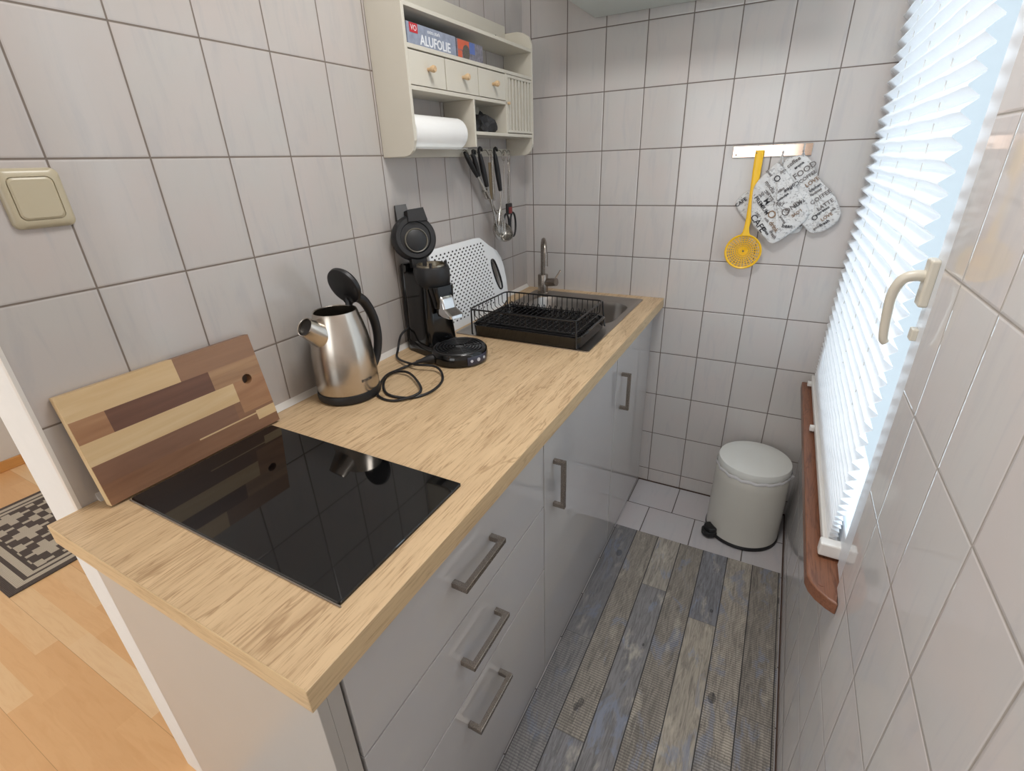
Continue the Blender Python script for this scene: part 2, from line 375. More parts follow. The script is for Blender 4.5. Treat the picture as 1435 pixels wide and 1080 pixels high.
# ------------------------------------------------------------------ mesh builder
ORIGIN = {}
class MB:
    def __init__(s): s.bm = bmesh.new(); s.mats = []
    def mi(s, m):
        if m is None: return 0
        if m not in s.mats: s.mats.append(m)
        return s.mats.index(m)
    def face(s, vs, mi=0, smooth=False):
        try:
            f = s.bm.faces.new(vs); f.material_index = mi; f.smooth = smooth; return f
        except ValueError: return None
    def box(s, x0, x1, y0, y1, z0, z1, bev=0, seg=2, m=None, mat=None):
        mi = s.mi(m)
        tb = bmesh.new()
        bmesh.ops.create_cube(tb, size=1)
        for v in tb.verts:
            v.co = Vector(((x0+x1)/2+v.co.x*(x1-x0), (y0+y1)/2+v.co.y*(y1-y0), (z0+z1)/2+v.co.z*(z1-z0)))
        if bev: bmesh.ops.bevel(tb, geom=tb.edges[:], offset=bev, segments=seg, profile=.5, affect='EDGES')
        s.join(tb, mi, mat, smooth=False); return s
    def join(s, tb, mi=0, mat=None, smooth=False):
        mp = {}
        for v in tb.verts:
            mp[v] = s.bm.verts.new(mat @ v.co if mat else v.co)
        for f in tb.faces: s.face([mp[v] for v in f.verts], mi, smooth)
        tb.free()
    def tube(s, pts, r, seg=8, closed=False, m=None, caps=True, radii=None):
        mi = s.mi(m); pts = [Vector(p) for p in pts]; n = len(pts); rings = []
        up = Vector((0, 0, 1)); prev = None
        for i, p in enumerate(pts):
            a = pts[i-1] if (i > 0 or closed) else p
            b = pts[(i+1) % n] if (i < n-1 or closed) else p
            t = (b-a).normalized() if (b-a).length > 1e-9 else Vector((0, 0, 1))
            if prev is None:
                ref = up if abs(t.z) < .9 else Vector((1, 0, 0)); nr = t.cross(ref).normalized()
            else:
                nr = (prev - t*prev.dot(t)); nr = nr.normalized() if nr.length > 1e-6 else t.orthogonal().normalized()
            prev = nr; bn = t.cross(nr)
            rr = radii[i] if radii else r
            rings.append([s.bm.verts.new(p+(nr*math.cos(2*PI*k/seg)+bn*math.sin(2*PI*k/seg))*rr) for k in range(seg)])
        for i in range(n if closed else n-1):
            A, B = rings[i], rings[(i+1) % n]
            for k in range(seg): s.face([A[k], A[(k+1) % seg], B[(k+1) % seg], B[k]], mi, True)
        if caps and not closed:
            s.face(rings[0][::-1], mi); s.face(rings[-1], mi)
        return s
    def cyl(s, p0, p1, r, seg=24, m=None, r1=None):
        return s.lathe([(0, 0), (r, 0), (r1 if r1 is not None else r, (Vector(p1)-Vector(p0)).length), (0, (Vector(p1)-Vector(p0)).length)], p0, Vector(p1)-Vector(p0), seg, m, flat=True)
    def lathe(s, prof, c=(0, 0, 0), axis=(0, 0, 1), seg=40, m=None, flat=False, mat=None):
        mi = s.mi(m); q = Vector((0, 0, 1)).rotation_difference(Vector(axis).normalized()); c = Vector(c); rings = []
        for r, z in prof:
            if r < 1e-6: rings.append([s.bm.verts.new(c+q @ Vector((0, 0, z)))])
            else: rings.append([s.bm.verts.new(c+q @ Vector((r*math.cos(2*PI*k/seg), r*math.sin(2*PI*k/seg), z))) for k in range(seg)])
        for i in range(len(rings)-1):
            A, B = rings[i], rings[i+1]
            for k in range(seg):
                k2 = (k+1) % seg
                a = [A[0]] if len(A) == 1 else [A[k], A[k2]]
                b = [B[0]] if len(B) == 1 else [B[k2], B[k]]
                if len(a)+len(b) > 2: s.face(a+b, mi, not flat)
        return s
    def loops(s, rings, closed=True, capA=False, capB=False, m=None, smooth=True):
        mi = s.mi(m); R = [[s.bm.verts.new(Vector(p)) for p in r] for r in rings]; n = len(R[0])
        for i in range(len(R)-1):
            for k in range(n if closed else n-1):
                s.face([R[i][k], R[i][(k+1) % n], R[i+1][(k+1) % n], R[i+1][k]], mi, smooth)
        if capA: s.face(R[0][::-1], mi)
        if capB: s.face(R[-1], mi)
        return s
    def prism(s, pts, d, m=None, bev=0):
        """pts: planar polygon, d: extrusion vector"""
        mi = s.mi(m); tb = bmesh.new(); d = Vector(d)
        a = [tb.verts.new(Vector(p)) for p in pts]; b = [tb.verts.new(Vector(p)+d) for p in pts]
        tb.faces.new(a[::-1]); tb.faces.new(b); n = len(a)
        for k in range(n): tb.faces.new([a[k], a[(k+1) % n], b[(k+1) % n], b[k]])
        if bev: bmesh.ops.bevel(tb, geom=tb.edges[:], offset=bev, segments=2, profile=.5, affect='EDGES')
        s.join(tb, mi, None, False); return s
    def text(s, body, M, size, m, depth=.0004, bold=0.0):
        cu = bpy.data.curves.new('t', 'FONT'); cu.body = body; cu.size = size; cu.extrude = depth; cu.align_x = 'CENTER'; cu.align_y = 'CENTER'
        cu.offset = bold; cu.resolution_u = 2
        o = bpy.data.objects.new('t', cu); COL.objects.link(o)
        dg = bpy.context.evaluated_depsgraph_get(); me = bpy.data.meshes.new_from_object(o.evaluated_get(dg))
        mi = s.mi(m); vs = [s.bm.verts.new(M @ v.co) for v in me.vertices]
        for p in me.polygons: s.face([vs[i] for i in p.vertices], mi)
        bpy.data.objects.remove(o); bpy.data.curves.remove(cu); bpy.data.meshes.remove(me)
        return s
    def build(s, name, mat=None, parent=None, origin=None, fix=True):
        bm = s.bm
        if fix: bmesh.ops.recalc_face_normals(bm, faces=bm.faces[:])
        if parent is not None: org = ORIGIN[parent.name]
        elif origin is not None: org = Vector(origin)
        else:
            xs = [v.co for v in bm.verts]
            org = Vector(((min(c.x for c in xs)+max(c.x for c in xs))/2, (min(c.y for c in xs)+max(c.y for c in xs))/2, min(c.z for c in xs)))
        for v in bm.verts: v.co -= org
        for e_ in bm.edges:
            if len(e_.link_faces) == 2 and e_.calc_face_angle(0) > math.radians(42): e_.smooth = False
        me = bpy.data.meshes.new(name); bm.to_mesh(me); bm.free()
        o = bpy.data.objects.new(name, me); COL.objects.link(o)
        ms = list(s.mats)
        if not ms: ms = [mat]
        for k in ms: me.materials.append(k)
        if parent is not None: o.parent = parent
        else: o.location = org
        ORIGIN[o.name] = org
        return o
def tag(o, label=None, cat=None, group=None, kind=None):
    if label: o['label'] = label
    if cat: o['category'] = cat
    if group: o['group'] = group
    if kind: o['kind'] = kind
    return o
def thing(name, loc, label, cat, group=None):
    o = bpy.data.objects.new(name, None); COL.objects.link(o); o.location = loc
    o.empty_display_size = .05
    ORIGIN[o.name] = Vector(loc); return tag(o, label, cat, group)
def struct(o): o['kind'] = 'structure'; return o
def bez(pts, n=8):
    """Catmull-Rom through the points"""
    P = [Vector(p) for p in pts]; out = []
    for i in range(len(P)-1):
        p0 = P[max(i-1, 0)]; p1 = P[i]; p2 = P[i+1]; p3 = P[min(i+2, len(P)-1)]
        for k in range(n):
            t = k/n
            out.append(.5*((2*p1)+(-p0+p2)*t+(2*p0-5*p1+4*p2-p3)*t*t+(-p0+3*p1-3*p2+p3)*t**3))
    out.append(P[-1]); return out
def rrect(x0, x1, y0, y1, r, z, n=6):
    out = []
    for cx, cy, a in ((x1-r, y1-r, 0), (x0+r, y1-r, PI/2), (x0+r, y0+r, PI), (x1-r, y0+r, 1.5*PI)):
        for k in range(n+1):
            t = a+PI/2*k/n; out.append((cx+r*math.cos(t), cy+r*math.sin(t), z))
    return out

# ------------------------------------------------------------------ room
RX = 1.25; WY = -1.81; CZ = 2.45; Z = .922
Y0 = -4.4    # near end of the flat
b = MB(); b.box(-.012, RX+.01, Y0, .01, -.08, 0); struct(b.build('floor', TF, origin=(0, 0, 0)))
b = MB(); b.box(-2.7, -.012, Y0, 1.6, -.08, 0); struct(b.build('floor', LAMINATE, origin=(0, 0, 0)))
b = MB(); b.box(-2.7, RX+.3, Y0-.1, 1.7, CZ, CZ+.08); struct(b.build('ceiling', CEIL, origin=(0, 0, 0)))
# left partition: tiled towards the kitchen, painted end
b = MB(); b.box(-.008, 0, WY+.004, 0, 0, CZ, m=TL); b.box(-.16, -.008, WY, 0, 0, CZ, m=WHITE_PAINT)
b.box(-.012, .001, WY-.001, WY+.005, 0, CZ, m=STRIPM)
struct(b.build('wall_left', None, origin=(0, 0, 0)))
b = MB(); b.box(-.16, RX+.01, 0, .12, 0, CZ); struct(b.build('wall_back', TB, origin=(0, 0, 0)))
# right wall with the window opening
WY0, WZ0, WZ1 = -1.105, .612, 2.12
b = MB()
b.box(RX, RX+.12, Y0, WY0, 0, CZ); b.box(RX, RX+.12, WY0, 0, 0, WZ0); b.box(RX, RX+.12, WY0, 0, WZ1, CZ)
struct(b.build('wall_right', TR, origin=(0, 0, 0)))
# white painted rest of the flat
b = MB(); b.box(-2.7, -2.56, Y0, 1.7, 0, CZ); struct(b.build('wall_far_left', WHITE_PAINT, origin=(0, 0, 0)))
b = MB(); b.box(-2.56, -.16, 1.55, 1.7, 0, CZ); struct(b.build('wall_hall', WHITE_PAINT, origin=(0, 0, 0)))
b = MB()   # unseen wall behind the camera; two window openings added for fill light
b.box(-2.7, RX+.12, Y0-.14, Y0, 0, .8); b.box(-2.7, RX+.12, Y0-.14, Y0, 2.2, CZ)
for a, c in ((-2.7, -2.2), (-.7, -.25), (1.05, RX+.12)): b.box(a, c, Y0-.14, Y0, .8, 2.2)
struct(b.build('wall_near', WHITE_PAINT, origin=(0, 0, 0)))
b = MB(); b.box(-2.56, -2.545, Y0, 1.55, 0, .06, bev=.004)
struct(b.build('baseboard_left', SKIRTWOOD, origin=(0, 0, 0)))
b = MB(); b.box(-.175, -.161, -1.79, -.4, 0, .06, bev=.003)
struct(b.build('baseboard_partition', SKIRTWOOD, origin=(0, 0, 0)))
# sealing strips
b = MB(); b.prism([(0, WY+.03, Z), (.012, WY+.03, Z), (0, WY+.03, Z+.014)], (0, 1.775, 0))
struct(b.build('trim_1', STRIPM, origin=(0, 0, 0)))
b = MB(); b.box(RX-.004, RX, Y0, 0, 0, .006); struct(b.build('trim_2', DARKJOINT, origin=(0, 0, 0)))  # dark silicone joint at the floor
b = MB(); b.box(.6, RX, -.004, 0, 0, .005); struct(b.build('trim_3', DARKJOINT, origin=(0, 0, 0)))
# ---- window
b = MB()
for a in ((RX+.012, RX+.09, WY0, WY0+.045, WZ0+.03, WZ1), (RX+.012, RX+.09, -.045, -.001, WZ0+.03, WZ1),
          (RX+.012, RX+.09, WY0, -.001, WZ0+.03, WZ0+.07), (RX+.012, RX+.09, WY0, -.001, WZ1-.045, WZ1)):
    b.box(a[0], a[1], a[2], a[3], max(a[4], WZ0) if a[4] > 1 else WZ0+.001, a[5], bev=.003)
win = struct(b.build('window_1', FRAMEW, origin=(RX, -.55, WZ0)))
b = MB()
for a in ((RX+.003, RX+.062, WY0+.002, WY0+.070, WZ0+.032, WZ1-.01), (RX+.004, RX+.062, -.085, -.012, WZ0+.04, WZ1-.01),
          (RX+.004, RX+.062, WY0+.012, -.012, WZ0+.04, WZ0+.105), (RX+.004, RX+.062, WY0+.012, -.012, WZ1-.08, WZ1-.01)):
    b.box(*a, bev=.005)
b.build('sash', FRAMEW, win)
b = MB(); b.box(RX+.034, RX+.040, WY0+.06, -.06, WZ0+.08, WZ1-.05); b.build('window_pane', GLASS, win)
# handle
b = MB(); b.box(RX-.010, RX+.004, -1.068, -1.036, 1.222, 1.298, bev=.004, seg=3)
b.box(RX-.006, RX+.004, -1.066, -1.046, 1.165, 1.185, bev=.002)
hd = b.build('window_handle', CREAMPL, win)
pts = bez([(RX-.004, -1.052, 1.270), (RX-.022, -1.052, 1.270), (RX-.036, -1.050, 1.262), (RX-.043, -1.046, 1.236), (RX-.041, -1.044, 1.195), (RX-.037, -1.044, 1.160), (RX-.032, -1.044, 1.152)], 6)
b = MB(); b.tube(pts, .0085, 12, radii=[.0095-.003*min(1, i/len(pts)) for i in range(len(pts))]); b.build('lever', CREAMPL, hd)
# sill
b = MB()
pl = [(1.196, -.004), (1.196, -1.088), (1.202, -1.108), (1.214, -1.126), (1.232, -1.142), (1.2495, -1.152), (1.2495, WY0+.002), (1.262, WY0+.002), (1.262, -.004)]
b.prism([(x, y, .612) for x, y in pl], (0, 0, .030), bev=.003)
b.lathe([(0, 0), (.006, 0), (.006, .0012), (0, .0012)], (1.222, -1.108, .6415), m=None, seg=12)
struct(b.build('window_sill', SILL, origin=(0, 0, 0)))

# ---- pleated blind
bl = thing('pleated_blind', (1.245, -.5, .655), 'white pleated fabric blind drawn down over the window on the right', 'blind')
zz = [.676]; 
while zz[-1] < 2.05:
    z = zz[-1]; st = .0055 if z < .72 else (.0055+(z-.72)*.055 if z < .90 else .0165)
    zz.append(z+min(st, .0172))
b = MB()
ya, yb = -1.003, -.012
R = []
NY = 26
for i, z in enumerate(zz):
    k = i % 2
    amp = .0085
    x = 1.239+(amp if k else -amp)
    st = (zz[i+1]-z) if i+1 < len(zz) else .0165
    for tz in (-.10, .10):
        R.append([(x+.0005*math.sin(j_*2.1+i), ya+(yb-ya)*j_/NY, z+tz*st+.001*math.sin(j_*.9+i*.3)) for j_ in range(NY+1)])
b.loops(R, closed=False, smooth=False); b.build('pleated_fabric', BLINDM, bl)
b = MB(); b.box(1.222, 1.256, ya-.004, yb+.004, .656, .677, bev=.004)
rl = b.build('bottom_rail', WHITE_PL, bl)
for cy in (-.43, -.06):
    b = MB(); b.box(1.210, 1.224, cy-.009, cy+.009, .652, .668, bev=.002); b.build('clip', WHITE_PL, rl)
b = MB(); b.box(1.216, 1.262, ya-.022, ya+.004, .648, .682, bev=.004); b.build('end_cap', WHITE_PL, rl)
for cy in (-.80, -.52, -.24):
    b = MB(); b.tube([(1.2385, cy, .676), (1.2385, cy, 2.05)], .0011, 6); b.build('cord', WHITE_PL, bl)
b = MB(); b.box(1.224, 1.250, ya-.004, yb+.004, 2.045, 2.07, bev=.004); b.build('top_rail', WHITE_PL, bl)

# ---- wall box high on back wall
wb = thing('wall_cabinet', (.6, -.15, 1.922), 'pale grey green box hung high on the back wall, seen from below', 'cabinet')
b = MB(); b.box(.285, 1.02, -.32, -.001, 1.93, 2.36, bev=.006); b.build('body', PALEBOX, wb)
b = MB(); b.box(.300, 1.0, -.31, -.012, 1.922, 1.9302, bev=.002); b.build('bottom_panel', PALEBOX, wb)

# ---- light switch
sw = thing('light_switch', (0, -1.69, 1.392), 'beige single rocker light switch on the left tiled wall', 'light switch')
def rr(x, y0, y1, z0, z1, r): return [(x, p[0], p[1]) for p in [(q[0], q[1]) for q in rrect(y0, y1, z0, z1, r, 0)]]
b = MB(); b.loops([rr(0, -1.730, -1.650, 1.390, 1.476, .010), rr(.006, -1.729, -1.651, 1.391, 1.475, .010), rr(.010, -1.724, -1.656, 1.396, 1.470, .009), rr(.0102, -1.720, -1.662, 1.402, 1.464, .009), rr(.0085, -1.7195, -1.6625, 1.4025, 1.4635, .009)], capA=True, capB=True)
b.build('frame', SWITCH, sw)
b = MB(); b.loops([rr(.004, -1.7185, -1.6635, 1.4035, 1.4625, .008), rr(.0105, -1.7185, -1.6635, 1.4035, 1.4625, .008), rr(.0120, -1.716, -1.666, 1.406, 1.460, .007)], capA=True, capB=True)
b.build('rocker', SWITCH, sw)

# ------------------------------------------------------------------ base cabinets
DX = .600
def handle_h(y0, y1, z, parent):
    b = MB(); b.box(DX+.022, DX+.034, y0, y1, z-.006, z+.006, bev=.0012)
    for y in (y0, y1-.012): b.box(DX-.0005, DX+.024, y, y+.012, z-.006, z+.006, bev=.001)
    return b.build('handle', STEEL_BR, parent)
def handle_v(y, z0, z1, parent):
    b = MB(); b.box(DX+.022, DX+.034, y-.006, y+.006, z0, z1, bev=.0012)
    for z in (z0, z1-.012): b.box(DX-.0005, DX+.024, y-.006, y+.006, z, z+.012, bev=.001)
    return b.build('handle', STEEL_BR, parent)
T0 = .884
# drawer unit
d1 = thing('drawer_cabinet', (.3, -1.46, 0), 'white glossy base cabinet with three drawers under the hob', 'cabinet', None)
b = MB(); b.box(.02, DX-.06, -1.790, -1.130, .02, T0-.002); b.build('body', CARC, d1)
b = MB(); b.box(.014, DX-.004, -1.829, -1.8125, 0, T0-.001, bev=.001); b.box(.02, DX-.004, -1.8125, -1.7905, 0, T0-.001); b.build('side_panel', PANEL, d1)
for (za, zb, hz) in ((.645, T0-.01, .757), (.428, .641, .543), (.006, .424, .335)):
    b = MB(); b.box(DX-.019, DX, -1.7860, -1.1310, za, zb-.0012, bev=.0006); dr = b.build('drawer', GLOSS, d1)
    handle_h(-1.536, -1.388, hz, dr)
b = MB(); b.box(.02, DX-.012, -1.787, -1.130, 0, .005); b.build('plinth', CARC, d1)
d2 = thing('door_cabinet', (.3, -.82, 0), 'white glossy base cabinet with one door between the drawers and the sink unit', 'cabinet')
b = MB(); b.box(.02, DX-.06, -1.126, -.512, .02, T0-.002); b.build('body', CARC, d2)
b = MB(); b.box(DX-.019, DX, -1.1258, -.5122, .006, T0-.01, bev=.0012); dr = b.build('door', GLOSS, d2); handle_v(-1.066, .602, .752, dr)
b = MB(); b.box(.02, DX-.012, -1.126, -.512, 0, .005); b.build('plinth', CARC, d2)
d3 = thing('sink_cabinet', (.3, -.25, 0), 'white glossy base cabinet with one door below the sink against the back wall', 'cabinet')
b = MB()
for a in ((.02, DX-.02, -.508, -.492, .02, T0-.002), (.02, DX-.02, -.018, -.002, .02, T0-.002), (.02, .035, -.492, -.018, .02, T0-.002), (.035, DX-.02, -.492, -.018, .02, .036)): b.box(*a)
b.build('body', CARC, d3)
b = MB(); b.box(DX-.019, DX, -.5072, -.002, .006, T0-.01, bev=.0012); dr = b.build('door', GLOSS, d3); handle_v(-.445, .605, .752, dr)
b = MB(); b.box(.02, DX-.012, -.508, -.002, 0, .005); b.build('plinth', CARC, d3)

# worktop, hole for the bowl
HX0, HX1, HY0, HY1 = .10, .555, -.46, -.105
b = MB()
YN = -1.855
for a in ((.001, .637, YN, HY0), (.001, .637, HY1, -.001), (.001, HX0, HY0, HY1), (HX1, .637, HY0, HY1)):
    b.box(a[0], a[1], a[2], a[3], T0, Z, m=OAK)
ct = b.build('worktop', None, origin=(0, 0, 0))
tag(ct, 'light oak kitchen worktop running along the left wall over the cabinets', 'worktop')
b = MB(); b.box(.637, .6385, YN-.0015, -.001, T0, Z+.0002, bev=.0005); ORIGIN[ct.name] = Vector((0, 0, 0)); b.build('front_edge', OAK_EDGE, ct)
b = MB(); b.box(.001, .637, YN-.0015, YN, T0, Z+.0002, bev=.0005); b.build('end_edge', OAK_EDGE_X, ct)

# hob
hb = thing('ceramic_hob', (.32, -1.6, Z), 'black glass ceramic hob set in the near end of the worktop', 'hob')
b = MB(); b.loops([rrect(.060, .584, -1.753, -1.455, .004, Z+.0003), rrect(.060, .584, -1.753, -1.455, .004, Z+.0042), rrect(.0615, .5825, -1.7515, -1.4565, .004, Z+.0055)], capA=True, capB=True, smooth=False)
b.build('glass_plate', BLK_GLASS, hb)
b = MB(); b.box(.057, .587, -1.7545, -1.7532, Z+.0001, Z+.0030); b.build('edge_seal', M_plain('grey_seal', (120, 112, 104), .5), hb)

# ---- cutting board leaning on the wall
cb = thing('cutting_board', (.046, -1.605, Z+.002), 'rectangular striped wooden cutting board leaning on the wall behind the hob', 'cutting board')
tilt = math.atan2(.034, .206)
b = MB()
Hb, Tb, Yh = .209, .018, .176
# outline in local (y,z) with a round hole
hole = [(.138+.011*math.cos(a), .118+.011*math.sin(a)) for a in [2*PI*k/24 for k in range(24)]]
outl = []
sqn = 24
for k in range(sqn):     # rectangle points matched to angle from the hole centre
    a = 2*PI*k/sqn; dx, dz = math.cos(a), math.sin(a); ts = []
    if dx > 1e-9: ts.append((Yh-.138)/dx)
    if dx < -1e-9: ts.append((-Yh-.138)/dx)
    if dz > 1e-9: ts.append((Hb-.118)/dz)
    if dz < -1e-9: ts.append((0-.118)/dz)
    t_ = min(ts); outl.append([.138+dx*t_, .118+dz*t_])
for cy, cz in ((Yh, Hb), (-Yh, Hb), (-Yh, 0), (Yh, 0)):   # snap the closest to the corners
    k = min(range(sqn), key=lambda q: (outl[q][0]-cy)**2+(outl[q][1]-cz)**2); outl[k] = [cy, cz]
def P(x, y, z): return Vector((x*math.cos(tilt)-z*math.sin(tilt), y, z*math.cos(tilt)+x*math.sin(tilt)))
o_ = Vector((.046, -1.605, Z+.002))
e = .0008
rings = [[(-Tb/2, y, z) for y, z in hole], [(-Tb/2, y, z) for y, z in outl], [(Tb/2, y, z) for y, z in outl], [(Tb/2, y, z) for y, z in hole], [(-Tb/2, y, z) for y, z in hole]]
b.loops([[Vector(p) for p in r] for r in rings], smooth=False)
bmesh.ops.remove_doubles(b.bm, verts=b.bm.verts[:], dist=1e-6)
ORIGIN['tmp'] = Vector((0, 0, 0))
ob = b.build('board', BOARD, origin=(0, 0, 0)); ob.parent = cb; ob.location = (0, 0, .002); ob.rotation_euler = (0, -tilt, 0)

# ------------------------------------------------------------------ kettle
kc = Vector((.096, -1.244, Z+.0008))
kt = thing('kettle', kc, 'brushed steel electric kettle with its black lid open, beside the hob', 'kettle')
b = MB(); b.lathe([(0, 0), (.074, 0), (.079, .004), (.080, .012), (.078, .022), (.074, .024), (0, .024)], kc, seg=56); b.build('power_base', BLK_MATT, kt)
b = MB()
prof = [(.0765, .024), (.0778, .030), (.0778, .060), (.0765, .095), (.0735, .130), (.0685, .162), (.0615, .192), (.0560, .210), (.0535, .220), (.0520, .224), (.0500, .222), (.054, .200), (.062, .16), (.066, .12)]
b.lathe(prof, kc, seg=72)
kb = b.build('body', KETTLE, kt)
b = MB(); b.text('BOSCH', Matrix.Identity(4), .0095, DARKINK, .0004)
for v in b.bm.verts:     # wrap the lettering round the body
    a_ = math.radians(-6)+v.co.x/.078; r_k = .0784+v.co.z; zk = .056+v.co.y
    v.co = kc+Vector((r_k*math.cos(a_), r_k*math.sin(a_), zk))
b.build('printed_mark', None, kb)
# dark disc across the inside
b = MB(); b.lathe([(0, .12), (.0655, .12)], kc, seg=40); b.build('interior', DARKIN, kt)
# spout: conical stub to -y, rising
sp0 = kc+Vector((-.002, -.052, .178)); sp1 = kc+Vector((-.004, -.092, .2085))
ax = (sp1-sp0).normalized(); L = (sp1-sp0).length
b = MB(); b.lathe([(.036, -.016), (.031, .004), (.0235, L-.003), (.0222, L), (.0205, L-.001), (.024, .01)], sp0, ax, 36); b.build('spout', KETTLE, kt)
b = MB(); b.lathe([(0, L-.008), (.0208, L-.008)], sp0, ax, 30); b.build('spout_filter', DARKIN, kt)
# handle
hdv = Vector((.10, .995, 0)).normalized()
def K(r, z): return kc+hdv*r+Vector((0, 0, z))
hp = bez([K(.040, .238), K(.062, .243), (K(.088, .228)), K(.108, .190), K(.117, .150), K(.116, .110), K(.104, .070), K(.086, .045)], 8)
b = MB(); side = hdv.cross(Vector((0, 0, 1)))
rg = []
for i, p in enumerate(hp):
    a = hp[max(i-1, 0)]; c = hp[min(i+1, len(hp)-1)]; t_ = (c-a).normalized(); nrm = t_.cross(side).normalized()
    u = i/(len(hp)-1); w = .0155*(1-.25*u); h = .0145*(1-.4*u)
    rg.append([p+side*w*math.cos(q)+nrm*h*math.sin(q) for q in [2*PI*k/14 for k in range(14)]])
b.loops(rg, capA=True, capB=True); hh = b.build('handle', BLK_MATT, kt)
b = MB(); b.tube([K(.062, .205), K(.070, .17), K(.078, .12), K(.082, .07)], .0055, 8); b.build('water_gauge', CHROME, hh)
# lid standing open
lc = kc+Vector((.002, .034, .272)); ln = Vector((.02, -.95, -.30)).normalized()
b = MB(); b.lathe([(0, 0), (.040, 0), (.046, -.003), (.0475, -.010), (.044, -.016), (0, -.019)], lc, ln, 48); ld = b.build('lid', BLK_MATT, kt)
b = MB(); b.tube([K(.044, .226), K(.046, .236), kc+Vector((.004, .046, .245))], .009, 8); b.build('hinge', BLK_MATT, ld)

# ------------------------------------------------------------------ coffee machine
cm = thing('coffee_machine', (.16, -.9, Z), 'black pod coffee machine with its round lid flipped open beside the dish rack', 'coffee machine')
F = Vector((.955, -.296, 0)); S = Vector((.296, .955, 0)); C0 = Vector((.105, -.880, Z))
def W(f, s_, z): return C0+F*f+S*s_+Vector((0, 0, z))
def fr(f0, f1, s0, s1, r, z, n=5): return [W(p[0], p[1], z) for p in rrect(f0, f1, s0, s1, r, 0, n)]
# column
b = MB()
b.loops([fr(-.070, .058, -.058, .058, .030, .001), fr(-.070, .056, -.058, .058, .030, .04), fr(-.068, .048, -.055, .055, .028, .12), fr(-.066, .050, -.053, .053, .026, .20), fr(-.066, .052, -.052, .052, .026, .245), fr(-.060, .046, -.046, .046, .024, .250)], capA=True, capB=True)
b.build('body', BLK_GLOSS, cm)
b = MB()
b.loops([fr(-.092, -.066, -.046, .046, .012, .004), fr(-.092, -.064, -.046, .046, .012, .12), fr(-.088, -.062, -.044, .044, .012, .262), fr(-.084, -.066, -.040, .040, .009, .268)], capA=True, capB=True)
b.build('water_tank', BLK_GLOSS, cm)
# brewing head
hc = W(.022, 0, 0)
b = MB(); b.lathe([(0, .205), (.046, .205), (.052, .215), (.054, .24), (.053, .262), (.050, .268), (.040, .268), (.038, .262), (.036, .238), (.034, .236), (.034, .225), (0, .225)], hc, seg=48); hdm = b.build('brewing_head', BLK_MATT, cm)
b = MB(); b.lathe([(.0435, .268), (.0435, .273), (.0405, .2745), (.0385, .273), (.0375, .26), (.0365, .256), (.0365, .249), (.035, .246), (.035, .238), (.030, .232), (0, .232)], hc, seg=48); b.build('pod_ring', M_metal('brass_tinted_steel', (168, 160, 144), .28), hdm)
for s_ in (-.045, .045):
    b = MB(); b.cyl(W(.058, s_*.6, .245), W(.058, s_*.6, .282), .0045, 10); b.build('catch', BLK_MATT, hdm)
# nose and chrome spout
b = MB(); b.loops([fr(.03, .078, -.030, .030, .012, .150), fr(.03, .082, -.034, .034, .014, .175), fr(.03, .080, -.040, .040, .018, .215)], capA=True, capB=True); b.build('nose', BLK_GLOSS, cm)
b = MB()
b.loops([fr(.052, .098, -.024, .024, .008, .150), fr(.052, .092, -.024, .024, .008, .176), fr(.052, .083, -.023, .023, .008, .186)], capA=True, capB=True)
b.loops([fr(.060, .130, -.025, .025, .010, .128), fr(.060, .128, -.027, .027, .010, .136), fr(.052, .098, -.024, .024, .008, .152)], capA=True, capB=True)
sp = b.build('coffee_spout', CHROME, cm)
# tray
tcn = W(.128, -.002, 0)
b = MB(); b.lathe([(0, .001), (.076, .001), (.083, .006), (.085, .020), (.083, .036), (.079, .040), (0, .040)], tcn, seg=64)
b.loops([fr(-.07, .10, -.060, .060, .02, .001), fr(-.07, .10, -.060, .060, .02, .030), fr(-.068, .10, -.058, .058, .02, .034)], capA=True, capB=True)
tr = b.build('drip_tray', BLK_GLOSS, cm)
b = MB()
for r in (.018, .028, .038, .048, .058, .068): b.tube([tcn+Vector((r*math.cos(a), r*math.sin(a), .0415)) for a in [2*PI*k/48 for k in range(48)]], .0017, 6, closed=True)
for k in range(8):
    a = 2*PI*k/8; b.tube([tcn+Vector((.014*math.cos(a), .014*math.sin(a), .0412)), tcn+Vector((.070*math.cos(a), .070*math.sin(a), .0412))], .0013, 5)
b.lathe([(.073, .040), (.076, .043), (.079, .040)], tcn, seg=56)
b.build('grid', BLK_MATT, tr)
# control panel on the front
fa = math.atan2(F.y, F.x)
b = MB(); rg = []
for zz_, rr_ in ((.006, .0855), (.008, .0868), (.030, .0868), (.032, .0855)):
    rg.append([tcn+Vector((rr_*math.cos(a), rr_*math.sin(a), zz_)) for a in [fa-.42+.86*k/14 for k in range(15)]])
b.loops(rg, closed=False); cpn = b.build('control_panel', M_plain('dark_blue_grey_panel', (52, 54, 70), .25), tr)
for k, (a, rad) in enumerate(((-.27, .0042), (.0, .0055), (.27, .0042))):
    dv = Vector((math.cos(fa+a), math.sin(fa+a), 0)); b = MB()
    b.lathe([(0, 0), (rad, 0), (rad, .0015), (0, .002)], tcn+dv*.0866+Vector((0, 0, .020)), dv, 16); b.build('button', LEDW, cpn)
